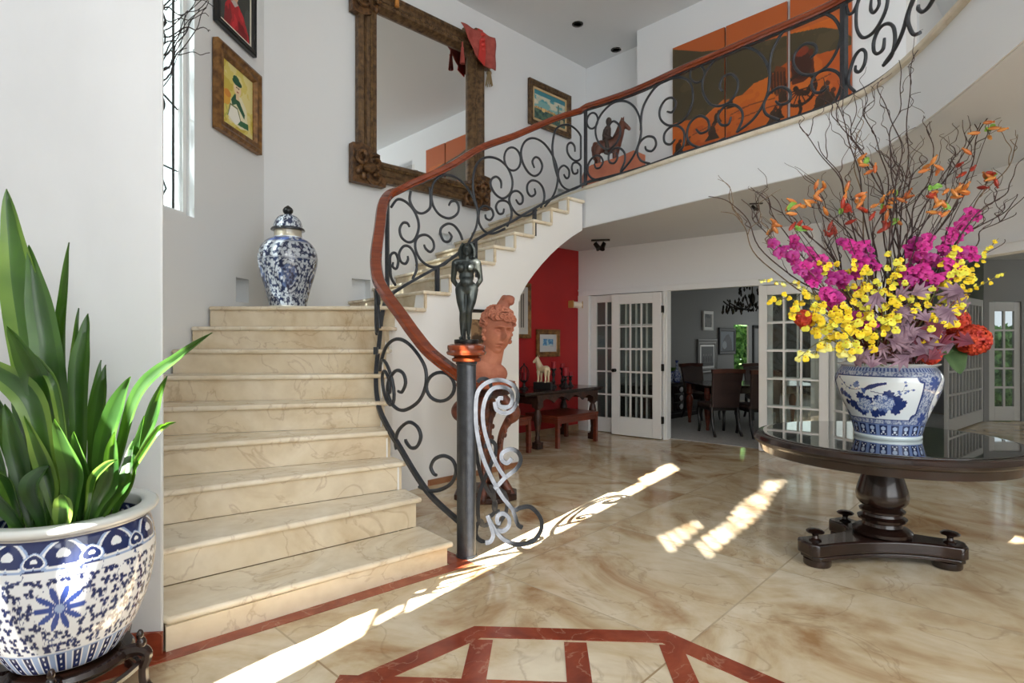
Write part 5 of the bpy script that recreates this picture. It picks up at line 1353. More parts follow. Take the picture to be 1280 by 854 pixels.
def bench(u0,u1,v0,v1,z,label):
    b_ = thing('low_bench',label,'bench',cq((u0+u1)/2,(v0+v1)/2),'red-brown benches under the console')
    mb = MB(); mb.obox(cq(u0,v0,z-.035), u_*(u1-u0), v_*(v1-v0), UP*.035); mb.build('seat', m_benchw, b_, smooth=False, bev=.006)
    mb = MB(); mb.obox(cq(u0+.02,v0+.01,z-.10), u_*(u1-u0-.04), v_*.02, UP*.065); mb.obox(cq(u0+.02,v1-.03,z-.10), u_*(u1-u0-.04), v_*.02, UP*.065); mb.obox(cq(u0+.01,v0+.02,z-.10), u_*.02, v_*(v1-v0-.04), UP*.065); mb.obox(cq(u1-.03,v0+.02,z-.10), u_*.02, v_*(v1-v0-.04), UP*.065)
    mb.build('rail', m_benchw, b_, smooth=False)
    for u in (u0+.005,u1-.055):
        for v in (v0+.005,v1-.055): mb = MB(); mb.obox(cq(u,v,.001), u_*.05, v_*.05, UP*(z-.037)); mb.build('leg', m_benchw, b_, smooth=False, bev=.004)
bench(.20,1.06,-.16,.44,.42,'red-brown wooden bench tucked under the right end of the console table')
bench(-.82,-.22,-.10,.44,.46,'red-brown wooden bench showing beside the end of the stair wall')
# white horse
TZ = .752
wh = thing('horse_figurine','cream glazed horse figurine on a black block before the red wall','figurine',cq(.24,.14,TZ))
hb = cq(.24,.14,TZ)
mb = MB(); R_ = -.25; mb.box(hb+UP*.053,(.24,.13,.10),R_); mb.build('base', m_black, wh, smooth=False, bev=.004)
hx = lambda x,y,z: hb+Matrix.Rotation(R_-.5,3,'Z')@Vector((x,y,z))+UP*.103
mb = MB()
def wl(pts,n=10):
    for (a,ra),(b,rb) in zip(pts,pts[1:]): mb.cap(hx(*a),ra,hx(*b),rb,n)
wl([((.06,0,.175),.048),((-.02,0,.172),.045),((-.055,0,.185),.05)]); wl([((-.055,0,.20),.050),((-.078,-.005,.255),.040),((-.085,-.012,.295),.031)]); wl([((-.088,-.015,.308),.029),((-.125,-.04,.268),.018)]); wl([((-.075,.012,.34),.007),((-.073,.012,.358),.003)]); wl([((-.08,-.018,.34),.007),((-.078,-.02,.358),.003)])
for x in (-.055,.07):
    for y in (-.032,.032): wl([((x,y,.14),.026),((x,y,.07),.014),((x,y,.012),.013),((x-.006,y,.008),.016)])
wl([((.10,0,.19),.015),((.115,0,.14),.012)])
remesh(mb,'horse', M('cream_glaze',(222,206,172),.3,c2=(204,184,146),scale=8,coat=.3), wh, .0048, 2)
m_candle = M('red_candle',(150,22,34),.5); m_wi = M('dark_turned_iron',(30,28,28),.5)
def candle(u,v,h,cr,ch,label,name='candle_holder'):
    c = cq(u,v,TZ); r = thing(name,label,'candle holder',c,'dark candle holders on the console')
    mb = MB(); mb.lathe([(.05,.001),(.05,.012),(.03,.03),(.018,.05),(.03,h*.3),(.016,h*.42),(.016,h*.55),(.03,h*.68),(.016,h*.8),(.03,h*.93),(.046,h*.97),(.046,h),(0,h)], c, 14); mb.build('holder', m_wi, r)
    mb = MB(); mb.lathe([(cr,h),(cr,h+ch),(cr*.7,h+ch+.004),(0,h+ch-.006)], c, 14); mb.build('candle', m_candle, r)
candle(.63,.30,.27,.034,.09,'dark turned candle holder with red candle just behind the cream horse')
candle(.888,.36,.27,.034,.055,'tall dark candle holder with a short red candle, behind the thick candle')
candle(.818,.24,.16,.045,.115,'short dark candle holder carrying the thickest red candle')
candle(.948,.26,.155,.030,.05,'short dark candle holder nearest the white door wall')
c = cq(.10,.36,TZ); r = thing('candle_lantern','dark caged candle lantern with a red candle near the stair wall edge','lantern',c)
mb = MB(); mb.lathe([(.06,.001),(.06,.015),(.02,.04),(.016,.09),(.05,.115),(.052,.125),(0,.125)], c, 14); mb.build('foot', m_wi, r)
mb = MB()
for k in range(8): a = k*PI/4; mb.tube(catmull([c+Vector((.05*math.cos(a),.05*math.sin(a),.122)),c+Vector((.066*math.cos(a),.066*math.sin(a),.2)),c+Vector((.05*math.cos(a),.05*math.sin(a),.28)),c+Vector((.006*math.cos(a),.006*math.sin(a),.33))],4),.005,5)
mb.ell(c+UP*.34,(.012,.012,.018)); mb.build('cage', m_wi, r)
mb = MB(); mb.lathe([(.03,.126),(.03,.22),(0,.222)], c, 12); mb.build('candle', m_candle, r)
def p_blue(c, W, Hh):
    c.rect(W*.18,Hh*.36,W*.8,Hh*.74,(92,150,190)); n = fbm(c.U*30, c.V*30, 3, 3); m = (c.U > W*.18)&(c.U < W*.8)&(c.V > Hh*.36)&(c.V < Hh*.74)
    c.put(m&(n > .52),(58,112,168)); c.put(m&(n < .36),(170,196,206)); c.rect(W*.62,Hh*.3,W*.82,Hh*.34,(170,176,180))
def p_text(c, W, Hh):
    c.rect(W*.2,Hh*.1,W*.8,Hh*.9,(206,202,194)); 
    for x in (.3,.5,.66): c.line([(W*x,Hh*.15),(W*x,Hh*.85)],.012,(90,84,80))
tr_ = lambda px: W_red.t(px)
framed('framed_print','square gold-framed print of a small blue picture on the red wall', W_red, tr_(698), tr_(669), W_red.z(684,446), W_red.z(684,412), .075, m_gold, p_blue, 50, 50, .03, mat_w=.0, liner=None)
framed('framed_print','tall gold-framed print on the red wall cut off by the stair wall', W_red, tr_(662), tr_(638), W_red.z(655,423), W_red.z(655,354), .06, m_gold, p_text, 40, 70, .03, mat_w=.0)
# wall light
sc_ = W_red.at(W_red.t(717), W_red.z(717,381), 0)
r = thing('wall_sconce','white half-round wall light on the red wall beside the corner','wall light',sc_)
mb = MB(); w_ = .12
pr = [(math.cos(a)*.085, math.sin(a)*.05) for a in [PI*i/12-PI/2 for i in range(13)]]
vs = [sc_+W_red.d*(-w_)+W_red.n*(.004+x)+UP*z for x,z in pr]+[sc_+W_red.d*w_+W_red.n*(.004+x)+UP*z for x,z in pr]; n = len(pr)
mb.add(vs,[(i,i+1,n+i+1,n+i) for i in range(n-1)]+[tuple(range(n)),tuple(range(2*n-1,n-1,-1)),(n-1,0,n,2*n-1)])
o = mb.build('shade', M('cream_shade',(244,238,224),.5), r, ang=50); bm = bmesh.new(); bm.from_mesh(o.data); bmesh.ops.recalc_face_normals(bm, faces=bm.faces); bm.to_mesh(o.data); bm.free()
mb = MB()
for s_ in (-1,1): mb.obox(sc_+W_red.d*(s_*w_-.012)+W_red.n*.003-UP*.055, W_red.d*.024, W_red.n*.095, UP*.11)
mb.build('bracket', M('brass_cap',(196,164,96),.4,.4), r, smooth=False)
# lower ceiling spotlight and smoke detector, upper downlights
for (cx_,cy_,k2),lb in (((1.245,8.0,1),'small dark two-headed spotlight on the lower ceiling near the red wall'),((2.53,5.9,.5),'small dark ceiling spotlight behind the outer willow twigs')):
    c = Vector((cx_,cy_,LZ-.004)); r = thing('ceiling_spotlight',lb,'spotlight',c,'spotlights on the lower ceiling'); r.scale = (k2,)*3
    mb = MB(); mb.box(c-UP*.014,(.26,.06,.024),-.2); mb.build('track', m_steel, r, bev=.004)
    for dx,an in ((-.06,.5),(.04,-.4)):
        mb = MB(); q0 = c+Vector((dx,0,-.03)); d = Vector((math.sin(an),-.5,-.8)).normalized(); mb.tube([q0,q0-UP*.05],.008,6); mb.tube([q0-UP*.05-d*.03,q0-UP*.05+d*.05,q0-UP*.05+d*.075],[.03,.035,.045],12); mb.build('spot_head', m_steel, r)
for (px,py),lb in (((722,30),'recessed ceiling downlight, the one further out from the corner'),((770,62),'recessed ceiling downlight close to the corner of the upper walls')):
    Y = (CZ-H)*F/(427-py); c = Vector(((px-640)/F*Y,Y,CZ)); r = thing('downlight',lb,'ceiling light',c,'downlights in the high ceiling')
    mb = MB(); mb.lathe([(.085,-.001),(.085,-.008),(.06,-.012),(.055,-.002)], c, 24); mb.build('trim_ring', m_steel, r)
    mb = MB(); mb.lathe([(0,-.004),(.056,-.004)], c, 20); mb.build('lamp', m_white, r)

# ---------------------------------------------------------------- dining room
m_chair = M('brown_leather',(64,46,42),.5,c2=(52,36,33),scale=5)
m_blk = M('ebonised_wood',(26,19,18),.35,c2=(17,13,12),scale=8)
sq = lambda t,v,z=0: W_din.at(t,z,.03+v)
sb = thing('sideboard','long black sideboard with round white pulls against the gray dining room wall','sideboard',sq(.5,.25))
mb = MB(); mb.obox(sq(-.8,0,.09), W_din.d*2.1, W_din.n*.5, UP*.53); mb.build('body', m_blk, sb, smooth=False, bev=.006)
mb = MB(); mb.obox(sq(-.84,0,.62), W_din.d*2.18, W_din.n*.54, UP*.035); mb.build('top', m_blk, sb, smooth=False, bev=.008)
mb = MB(); mb.obox(sq(-.82,.01,.002), W_din.d*2.14, W_din.n*.5, UP*.088); mb.build('plinth', m_blk, sb, smooth=False, bev=.006)
for t0,t1 in ((-.75,-.12),(-.08,.28),(.36,.68),(.74,1.26)):
    if t0 == .36: continue
    mb = MB(); mb.obox(sq(t0,.5,.13), W_din.d*(t1-t0), W_din.n*.018, UP*.46); mb.obox(sq(t0+.06,.518,.19), W_din.d*(t1-t0-.12), W_din.n*.012, UP*.34); mb.build('door', m_dark, sb, smooth=False, bev=.005)
for k in range(3):
    z = .15+.155*k; dr = MB(); dr.obox(sq(.33,.5,z-.01), W_din.d*.36, W_din.n*.018, UP*.145); d_ = dr.build('drawer', m_dark, sb, smooth=False, bev=.004)
    mb = MB(); Rn = W_din.n.to_track_quat('Z','Y').to_matrix(); mb.lathe([(.02,0),(.02,.02),(.05,.024),(.05,.036),(.03,.044),(0,.046)], sq(.51,.518,z+.062), 20, R=Rn); mb.build('round_pull', M('porcelain_white',(214,214,216),.25) if k == 0 else bpy.data.materials['porcelain_white'], d_)
def bw(name, label, c, prof, cell=.03, n=80):
    def pt(cv):
        u = cv.U*.12; cv.put(cv.V > -1,(176,186,204)); trefoil(cv,u+5,cv.V+5,cell,cell*.55,(52,66,122),5,cv.V > -1); hmax = cv.V.max(); cv.put((cv.V > hmax*.9)|(cv.V < hmax*.06),(60,74,130))
    o = pottery(name, m_cer, c, prof, n, pt, None, 4); return o
def place(o, c):
    c = Vector(c); me = o.data
    for v in me.vertices: v.co -= c
    o.location = c; return o
zt = .655
def spot(px, Y, z): return Vector(((px-640)/F*Y, Y, z))
c = spot(832,10.25,zt); r = thing('herb_planter','blue and white square-shouldered planter of green plants at the end of the sideboard','planter',c)
o = bw('pot','',c,[(.10,0),(.12,.02),(.14,.12),(.15,.2),(.16,.21),(.15,.215),(.13,.2)]); o.parent = r; 
for v in o.data.vertices: v.co -= c
mb = MB(); rs = random.Random(2)
for k in range(40):
    a = rs.uniform(0,6.28); rr = rs.uniform(0,.13); p = c+Vector((rr*math.cos(a),rr*math.sin(a),.19)); vs,fs = leaf_mesh([p,p+Vector((.02*math.cos(a),.02*math.sin(a),.05)),p+Vector((.07*math.cos(a),.07*math.sin(a),.09))],.035); mb.add(vs,fs)
mb.build('greenery', m_leaf, r, ang=80)
c = spot(846,10.35,zt); tag(place(bw('bottle_vase','',c,[(.05,0),(.06,.02),(.075,.09),(.06,.17),(.03,.23),(.022,.3),(.022,.37),(.032,.4),(.024,.4)]),c),'slender dark blue bottle vase on the sideboard','vase')
c = spot(859,10.55,zt); tag(place(bw('ginger_jar','',c,[(.06,0),(.075,.02),(.1,.1),(.098,.16),(.06,.2),(.055,.21),(.06,.215),(.04,.23),(.0,.235)]),c),'squat blue and white ginger jar on the sideboard','jar')
td = lambda px: W_din.t(px)
def p_gray(a,b_): 
    def f(c, W, Hh): n = fbm(c.U*7, c.V*7, int(W*100), 4); c.put(n > 0,a); c.put(n > .5,b_)
    return f
def p_horse(c, W, Hh):
    c.put(c.U > -1,(104,114,126)); c.poly([(W*.1,0),(W*.2,Hh*.55),(W*.4,Hh*.8),(W*.6,Hh*.85),(W*.8,Hh*.6),(W*.9,0)],(60,66,76)); c.ell(W*.3,Hh*.3,W*.16,Hh*.2,(150,158,166))
def p_fig(c, W, Hh):
    c.put(c.U > -1,(96,98,100)); 
    for x in (.2,.4,.6,.8): c.ell(W*x,Hh*.35,W*.07,Hh*.16,(60,62,66)); c.ell(W*x,Hh*.58,W*.05,Hh*.05,(130,128,126))
    c.rect(0,0,W,Hh*.16,(74,76,78))
framed('framed_picture','small white-framed picture highest on the gray dining room wall', W_din, td(877.5), td(890), W_din.z(884,413), W_din.z(884,389), .07, m_white, p_gray((120,120,118),(90,92,92)), 30, 30, .03, cat='picture')
framed('framed_picture','dark-framed picture of a horse head on the gray dining room wall', W_din, td(897.5), td(918), W_din.z(908,443), W_din.z(908,410), .08, M('charcoal_frame',(58,60,64),.5), p_horse, 40, 40, .03)
framed('framed_picture','wide gray-framed picture of figures behind the sideboard', W_din, td(870.5), td(895), W_din.z(883,467), W_din.z(883,424), .12, M('pewter_frame',(96,94,92),.4,.3), p_fig, 40, 40, .03, liner=(.04,m_white))
dt = thing('dining_table','dark dining table with turned legs in the gray room','table',(3.9,9.2,0))
mb = MB(); mb.box((3.95,9.35,.70),(1.9,1.15,.035)); mb.build('tabletop', m_dark, dt, smooth=False, bev=.01)
mb = MB()
for y in (8.86,9.84): mb.box((3.95,y,.635),(1.75,.03,.095))
for x in (3.09,4.81): mb.box((x,9.35,.635),(.03,.98,.095))
mb.build('apron', m_dark, dt, smooth=False)
for x in (3.06,4.83):
    for y in (8.9,9.8): mb = MB(); mb.lathe([(.02,.001),(.028,.03),(.022,.06),(.035,.16),(.055,.34),(.062,.42),(.045,.47),(.03,.49),(.05,.51),(.05,.53),(.05,.68)], (x,y,0), 14); mb.build('leg', m_benchw, dt)
def make_chair():
    r = thing('dining_chair','','chair',(0,0,0),'dining chairs')
    mb = MB(); mb.box((0,.0,.44),(.46,.46,.07)); mb.build('seat', m_chair, r, bev=.02)
    mb = MB(); vs = []
    for z,y,w2 in ((.42,-.235,.21),(.6,-.25,.215),(.8,-.285,.225),(.93,-.32,.235)):
        vs += [Vector((-w2,y-.025,z)),Vector((w2,y-.025,z)),Vector((w2,y+.03,z)),Vector((-w2,y+.03,z))]
    fs = [(3,2,1,0)]+[(4*i+j,4*i+(j+1)%4,4*i+4+(j+1)%4,4*i+4+j) for i in range(3) for j in range(4)]+[(12,13,14,15)]
    mb.add(vs,fs); mb.build('backrest', m_chair, r, smooth=False, bev=.015)
    mb = MB(); mb.sweep(catmull([(-.245,-.33,.955),(0,-.345,.965),(.245,-.33,.955)],6),[(-.035,-.03),(.03,-.03),(.035,.03),(-.045,.03)]); mb.build('top_rail', M('chair_rail_wood',(84,44,32),.35,c2=(62,32,24),scale=6), r, smooth=False)
    for sx in (-1,1):
        mb = MB(); mb.tube(catmull([(sx*.2,-.22,.42),(sx*.2,-.235,.25),(sx*.2,-.28,.1),(sx*.205,-.34,.005)],5),[.028]*8+[.022]*8,8); mb.build('leg', m_blk, r)
        mb = MB(); mb.tube(catmull([(sx*.2,.2,.42),(sx*.205,.225,.3),(sx*.195,.2,.14),(sx*.2,.225,.005)],5),[.03]*6+[.022]*10,8); mb.build('leg', m_blk, r)
    mb = MB(); mb.box((0,0,.395),(.45,.45,.05)); mb.build('seat_frame', m_blk, r, smooth=False, bev=.005)
    return r
ch = make_chair()
CH = [((3.12,8.62),.10,'brown upholstered dining chair with its back to the doorway, fully in view'),((3.62,8.42),.05,'brown upholstered dining chair half hidden by the glazed door leaf'),((3.42,10.2),3.5,'dark dining chair across the table, next to the sideboard'),((4.45,10.15),3.0,'dining chair on the far side of the table behind the glazed leaf')]
for i,((x,y),a,lb) in enumerate(CH):
    c = ch if i == 0 else dup(ch)
    c.location = (x,y,0.009); c.rotation_euler = (0,0,a); c['label'] = lb
cc = Vector((3.95,9.35,0)); chd = thing('chandelier','dark crystal chandelier hanging in the gray dining room','chandelier',(cc.x,cc.y,2.1))
mb = MB(); mb.tube([cc+UP*2.05,cc+UP*LZ],.012,6); mb.ell(cc+UP*2.1,(.05,.05,.1)); mb.lathe([(.06,LZ-.03),(.07,LZ-.001)],cc,12); mb.build('stem', m_steel, chd)
for k in range(8):
    a = k*PI/4+.2; d = Vector((math.cos(a),math.sin(a),0)); mb = MB(); mb.tube(catmull([cc+UP*2.05,cc+d*.15+UP*1.93,cc+d*.36+UP*2.0,cc+d*.46+UP*2.08],5),.012,6); mb.build('arm', m_steel, chd)
rs = random.Random(4); mb = MB(); mcr = M('smoky_crystal',(52,46,42),.15,.4)
for k in range(96):
    a = rs.uniform(0,6.28); rr = rs.choice([.46,.40,.2,.3]); z = 1.88+.2*rs.random()+(.22 if rr < .25 else 0); p = cc+Vector((rr*math.cos(a),rr*math.sin(a),z))
    mb = MB(); mb.lathe([(.002,.042),(.012,.024),(.019,.0),(.010,-.026),(0,-.038)][::-1], p, 7); mb.build('crystal_drop', mcr, chd)
# garden outside the windows
m_hedge = M('hedge_leaves',(120,168,90),.6,c2=(52,98,44),scale=9,lo=.4,hi=.6)
def hedge(name,x0,x1,y,z1,label,seed):
    rs = random.Random(seed); mb = MB()
    for k in range(2600):
        c = Vector((rs.uniform(x0,x1),y+rs.uniform(-.4,.4),rs.uniform(.02,z1))); a = rs.uniform(0,6.28); s_ = rs.uniform(.07,.16)
        ux = Vector((math.cos(a),rs.uniform(-.4,.4),math.sin(a)))*s_; uy = Vector((-math.sin(a),rs.uniform(-.4,.4),math.cos(a)))*s_*.5
        mb.add([c-ux,c-uy,c+ux,c+uy],[(0,1,2,3)])
    o = mb.build(name, m_hedge, None, smooth=False, origin=((x0+x1)/2,y,0)); tag(o,label,'hedge',kind='stuff')
hedge('garden_hedge',8.75,11.5,12.3,1.7,'green garden foliage outside the glazed garden door',1)
hedge('garden_shrub',5.2,8.0,17.2,2.3,'green foliage outside the dining room window',2)
mb = MB(); mb.add([(-10,10.3,-.03),(40,10.3,-.03),(40,45,-.03),(-10,45,-.03)],[(0,1,2,3)]); mb.build('lawn', M('lawn_green',(108,148,76),.9,c2=(84,124,58),scale=3), smooth=False, kind='structure')
# ---------------------------------------------------------------- round pedestal table
TC = Vector((2.40,3.69,0)); TZ2 = .78; TR = .765
tab = thing('round_table','large round dark wooden pedestal table with a reflective top','table',TC)
mb = MB(); mb.lathe([(.0,.70),(.60,.70),(.70,.672),(.722,.668),(.728,.69),(.735,.715),(.752,.722),(.765,.735),(.768,.748),(.757,.758),(.752,.768),(.742,.777),(.728,.780),(.70,.780),(.0,.780)], TC, 96)
mb.build('tabletop', m_dark, tab, ang=30)
m_gtop, nt, b = newmat('black_glass_top'); b.inputs['Base Color'].default_value = (.006,.006,.007,1); b.inputs['Roughness'].default_value = .03; b.inputs['Specular IOR Level'].default_value = .9; b.inputs['Coat Weight'].default_value = 1; b.inputs['Coat Roughness'].default_value = .02
mb = MB(); mb.lathe([(.716,.7805),(.716,.784),(.713,.7855),(.709,.786),(.69,.786),(.0,.786)], TC, 96); mb.build('glass_top', m_gtop, tab, ang=30)
mb = MB(); mb.lathe([(.15,.155),(.165,.165),(.168,.185),(.15,.2),(.115,.215),(.11,.235),(.135,.25),(.14,.265),(.115,.28),(.11,.295),(.128,.305),(.13,.315),(.10,.335),(.128,.35),(.145,.375),(.15,.41),(.142,.45),(.118,.53),(.10,.60),(.096,.645),(.12,.66),(.2,.675),(.26,.70)], TC, 40); mb.build('column', m_dark, tab, ang=40)
arms = [(194,.60),(332,.44),(108,.36)]
arms.sort(); out = []; 
for i,(an,l) in enumerate(arms):
    a = math.radians(an); d = Vector((math.cos(a),math.sin(a),0)); s_ = Vector((-d.y,d.x,0)); w_ = .088
    e = [TC+d*(l*.72)-s_*w_*.95, TC+d*(l-.03)-s_*w_, TC+d*l-s_*(w_-.035), TC+d*l+s_*(w_-.035), TC+d*(l-.03)+s_*w_, TC+d*(l*.72)+s_*w_*.95]
    out += e
    an2, l2 = arms[(i+1)%3]; a2 = math.radians(an2); d2 = Vector((math.cos(a2),math.sin(a2),0)); s2 = Vector((-d2.y,d2.x,0))
    p0 = e[-1]; p2 = TC+d2*(l2*.72)-s2*w_*.95; mdir = (d+d2); mdir = mdir.normalized() if mdir.length > .2 else s_
    p1 = TC+mdir*.10
    for k in range(1,9): t = k/9; out.append(p0*(1-t)**2+p1*2*t*(1-t)+p2*t*t)
pol = [(p.x,p.y) for p in out]
mb = MB(); mb.prism(pol, .075, .155); mb.build('base', m_dark, tab, bev=.012)
pol2 = [(TC.x+(x-TC.x)*.965, TC.y+(y-TC.y)*.965) for x,y in pol]
mb = MB(); mb.prism(pol2, .05, .076); mb.build('base_molding', m_dark, tab, bev=.006)
for an,l in arms:
    a = math.radians(an); d = Vector((math.cos(a),math.sin(a),0))
    mb = MB(); mb.lathe([(.075,.002),(.08,.01),(.08,.045),(.07,.052),(0,.052)], TC+d*(l-.10), 20); mb.build('foot', m_dark, tab)
    mb = MB(); mb.lathe([(.035,.154),(.036,.162),(.02,.17),(.016,.185),(.022,.195),(.05,.205),(.053,.212),(.04,.222),(.015,.227),(0,.228)], TC+d*(l-.085), 20); mb.build('knob', m_dark, tab)

# ---------------------------------------------------------------- blue and white vase with the arrangement
VC = Vector((2.434,3.69,TZ2+.0065))
th_cam = math.atan2(-VC.y,-VC.x)
def paint_vase(cv):
    t = cv.U; z = cv.V; u = t*.28
    n = fbm(u*130+50, z*130, 2, 2); cv.put(z > -1,(132,144,174)); cv.put(n > .42,(182,190,206)); cv.put(n < .27,(84,98,142))
    for cx,cz in ((.95,.36),(.92,.14),(-1.45,.36),(-1.5,.15)):
        e = np.hypot((t-cx)*.28,z-cz); an = np.arctan2(z-cz,(t-cx)*.28); cv.put(e < .045*(.5+.5*np.abs(np.cos(3*an))),(60,80,140))
    def panel(c0, hw, z0, z1, ch=.05):
        q = np.abs(t-c0); v = np.minimum(z-z0, z1-z); inb = (q < hw)&(v > 0)
        cut = (hw-q)*.28+v < ch; d2 = np.hypot((hw-q)*.28, v) < ch*.7
        return inb&~d2
    p0 = panel(-.30,1.0,.125,.405); p1 = panel(-.30,.96,.135,.397); p2 = panel(-.30,.94,.141,.391)
    cv.put(p0,(40,58,112)); cv.put(p1,(226,234,238))
    c0 = cv.c.copy()
    NV, MD_, LT = (34,52,112),(72,96,156),(196,208,226)
    tt = lambda x,y: (-.30+(x-432)/313*.94*.28*0+0, 0)
    def Q(x,y):      # panel drawing coordinates -> (theta, z)
        return (-.30+(x-432)/315*.95, .397-(y-188)/340*.262)
    rs = np.random.RandomState(4)
    def blob(x,y,r,col,lob=5,ph=0):
        a,b_ = Q(x,y); dx = (t-a)/.95*315; dy = -(z-b_)/.262*340; rr = np.hypot(dx,dy); an = np.arctan2(dy,dx)+ph
        cv.put((rr < r*(.72+.3*np.abs(np.cos(lob*.5*an)))),col)
    def ln(pts,w,col):
        cv.line([Q(x,y) for x,y in pts],w,col)
    for x,y,r in ((300,440,48),(262,420,36),(350,350,36),(540,330,40),(590,370,42),(620,410,40),(590,450,42),(640,390,24),(440,490,36),(340,480,36),(240,440,18),(205,410,26),(490,470,40),(400,380,40),(470,360,30)): blob(x,y,r,NV,7,x)
    for cx,cy,R in ((370,425,66),(510,400,72)):
        blob(cx,cy,R,(96,118,172),9)
        for k in range(46):
            a = rs.rand()*6.28; rr = R*.88*math.sqrt(rs.rand()); x,y = cx+rr*math.cos(a), cy+rr*math.sin(a)*.85
            blob(x,y,11,LT,3,a); blob(x+2,y+3,6,(110,132,182),3,a)
    for x,y,r in ((170,330,28),(210,345,30),(245,365,22),(185,310,18),(155,345,16)): blob(x,y,r,MD_,5,x); blob(x,y,r*.5,NV,5)
    ln([(175,200),(215,235),(250,280),(300,298),(360,290)],.0024,NV); ln([(250,280),(235,300)],.002,NV)
    for x,y in ((205,265),(235,250),(275,290),(290,270),(180,205)): blob(x,y,9,MD_,5)
    blob(335,262,26,(120,140,186),6); blob(345,240,14,(90,112,168),5)
    cv.poly([Q(*p) for p in ((385,285),(420,255),(470,238),(528,228),(528,245),(480,262),(440,285),(400,298))],NV); cv.poly([Q(*p) for p in ((365,285),(388,285),(400,298),(385,335),(372,318))],MD_)
    ln([(430,305),(480,318),(520,322)],.0026,NV); ln([(580,330),(625,290),(640,215)],.002,NV); ln([(620,295),(690,285)],.0018,NV)
    for x,y in ((600,300),(640,250),(655,295),(690,285),(635,225),(610,320),(640,310)): blob(x,y,10,MD_,5)
    ln([(205,400),(245,420)],.003,NV)
    s_ = ((t-1.42)/.42)**2+((z-.27)/.15)**2; cv.put(s_ < 1,(40,58,112)); cv.put(s_ < .88,(226,232,236)); cv.put((s_ < .5)&(fbm(u*40,z*40,6,3) > .5),MD_)
    s_ = ((t+2.1)/.42)**2+((z-.27)/.15)**2; cv.put(s_ < 1,(40,58,112)); cv.put(s_ < .88,(226,232,236)); cv.put((s_ < .5)&(fbm(u*40,z*40,6,3) > .5),MD_)
    bnd = (z > .025)&(z < .098); cv.put(bnd,(112,134,182)); q = (u*.72+5.01)%.062; pn = bnd&(q > .008)&(q < .05)&(z > .03)&(z < .094); cv.put(pn,(24,38,84))
    d = np.hypot(q-.029,(z-.072)); cv.put(pn&(d < .013),(170,188,216)); d = np.hypot(q-.029,(z-.05)); cv.put(pn&(d < .007),(214,222,234))
    for a in (.018,.04): cv.put(pn&(np.hypot(q-a,z-.038) < .004),(214,222,234))
    cv.put(np.abs(z-.101) < .003,(50,68,124)); cv.put(z < .024,(206,220,222)); cv.put((z > .428)&(z < .452),(150,166,198)); q = (u+5)%.02; cv.put((z > .43)&(z < .45)&(q < .009),(60,78,136)); cv.put(z > .455,(206,212,214))
vase = pottery('flower_vase', m_cer, VC, [(.185,0),(.188,.012),(.186,.024),(.192,.05),(.205,.10),(.235,.18),(.268,.26),(.291,.33),(.297,.375),(.287,.415),(.266,.445),(.262,.455),(.276,.462),(.284,.469),(.282,.476),(.268,.479),(.25,.472),(.244,.44),(.245,.38)], 800, paint_vase, None, 15, th_cam)
place(vase, VC); tag(vase,'wide blue and white porcelain vase painted with a bird and peonies, on the round table','vase')
mb = MB(); mb.lathe([(.243,.40),(0,.405)], VC, 24); o = mb.build('moss_filling', M('moss_dark',(52,40,30),.9,c2=(40,44,26),scale=30), vase)
for v in o.data.vertices: pass

RIM = VC+UP*.42
def base_pt(rs, r=.17):
    a = rs.uniform(0,6.28); q = r*math.sqrt(rs.random()); return RIM+Vector((q*math.cos(a),q*math.sin(a),0))
m_wil = M('willow_bark',(72,50,46),.7,c2=(46,32,32),scale=25)
m_wil2 = M('willow_bark_tan',(132,110,86),.7,c2=(96,78,60),scale=25)
m_stem = M('red_brown_stem',(112,50,34),.6,c2=(84,38,28),scale=20)
m_gstem = M('green_stem',(92,112,52),.6,c2=(116,96,50),scale=20)
TIPS = [(1004,150,.0),(1012,215,.1),(1036,100,-.1),(1046,95,.1),(1062,118,0),(1082,112,.15),(1104,96,-.15),(1128,78,0),(1148,62,.1),(1070,150,.2),(1026,180,-.2),(1120,165,.2),(1108,185,-.1),(893,243,-.25),(903,262,-.1),(925,250,.1),(940,236,.2),(956,290,-.2),(962,246,.0),(1163,152,.1),(1152,190,-.1),(1262,90,.0),(1236,122,.1),(1206,150,-.1),(1276,170,.1),(1284,195,-.2),(1278,238,.0),(1268,262,-.25),(1250,300,.1),(1190,200,.15),(985,262,.1),(1022,240,.2),(1146,240,-.1),(1220,215,.2)]
def curly(mb, pts, r0, r1, amp, seed, n=5, freq=1.0):
    q = catmull(pts, 11); rs = random.Random(seed); k = len(q); a,b_ = rs.uniform(0,6), rs.uniform(0,6); f1,f2 = rs.uniform(.24,.40)*freq, rs.uniform(.2,.36)*freq
    res = []
    for i,p in enumerate(q):
        u = i/(k-1); w_ = amp*min(1,u*2.2)
        res.append(p+Vector((w_*math.sin(i*f1+a)+w_*.3*math.sin(i*2.3*f1), .7*w_*math.sin(i*f2+b_), .6*w_*math.sin(i*f1*.8+b_))))
    mb.tube(res, [r0+(r1-r0)*(i/(k-1)) for i in range(k)], n); return res
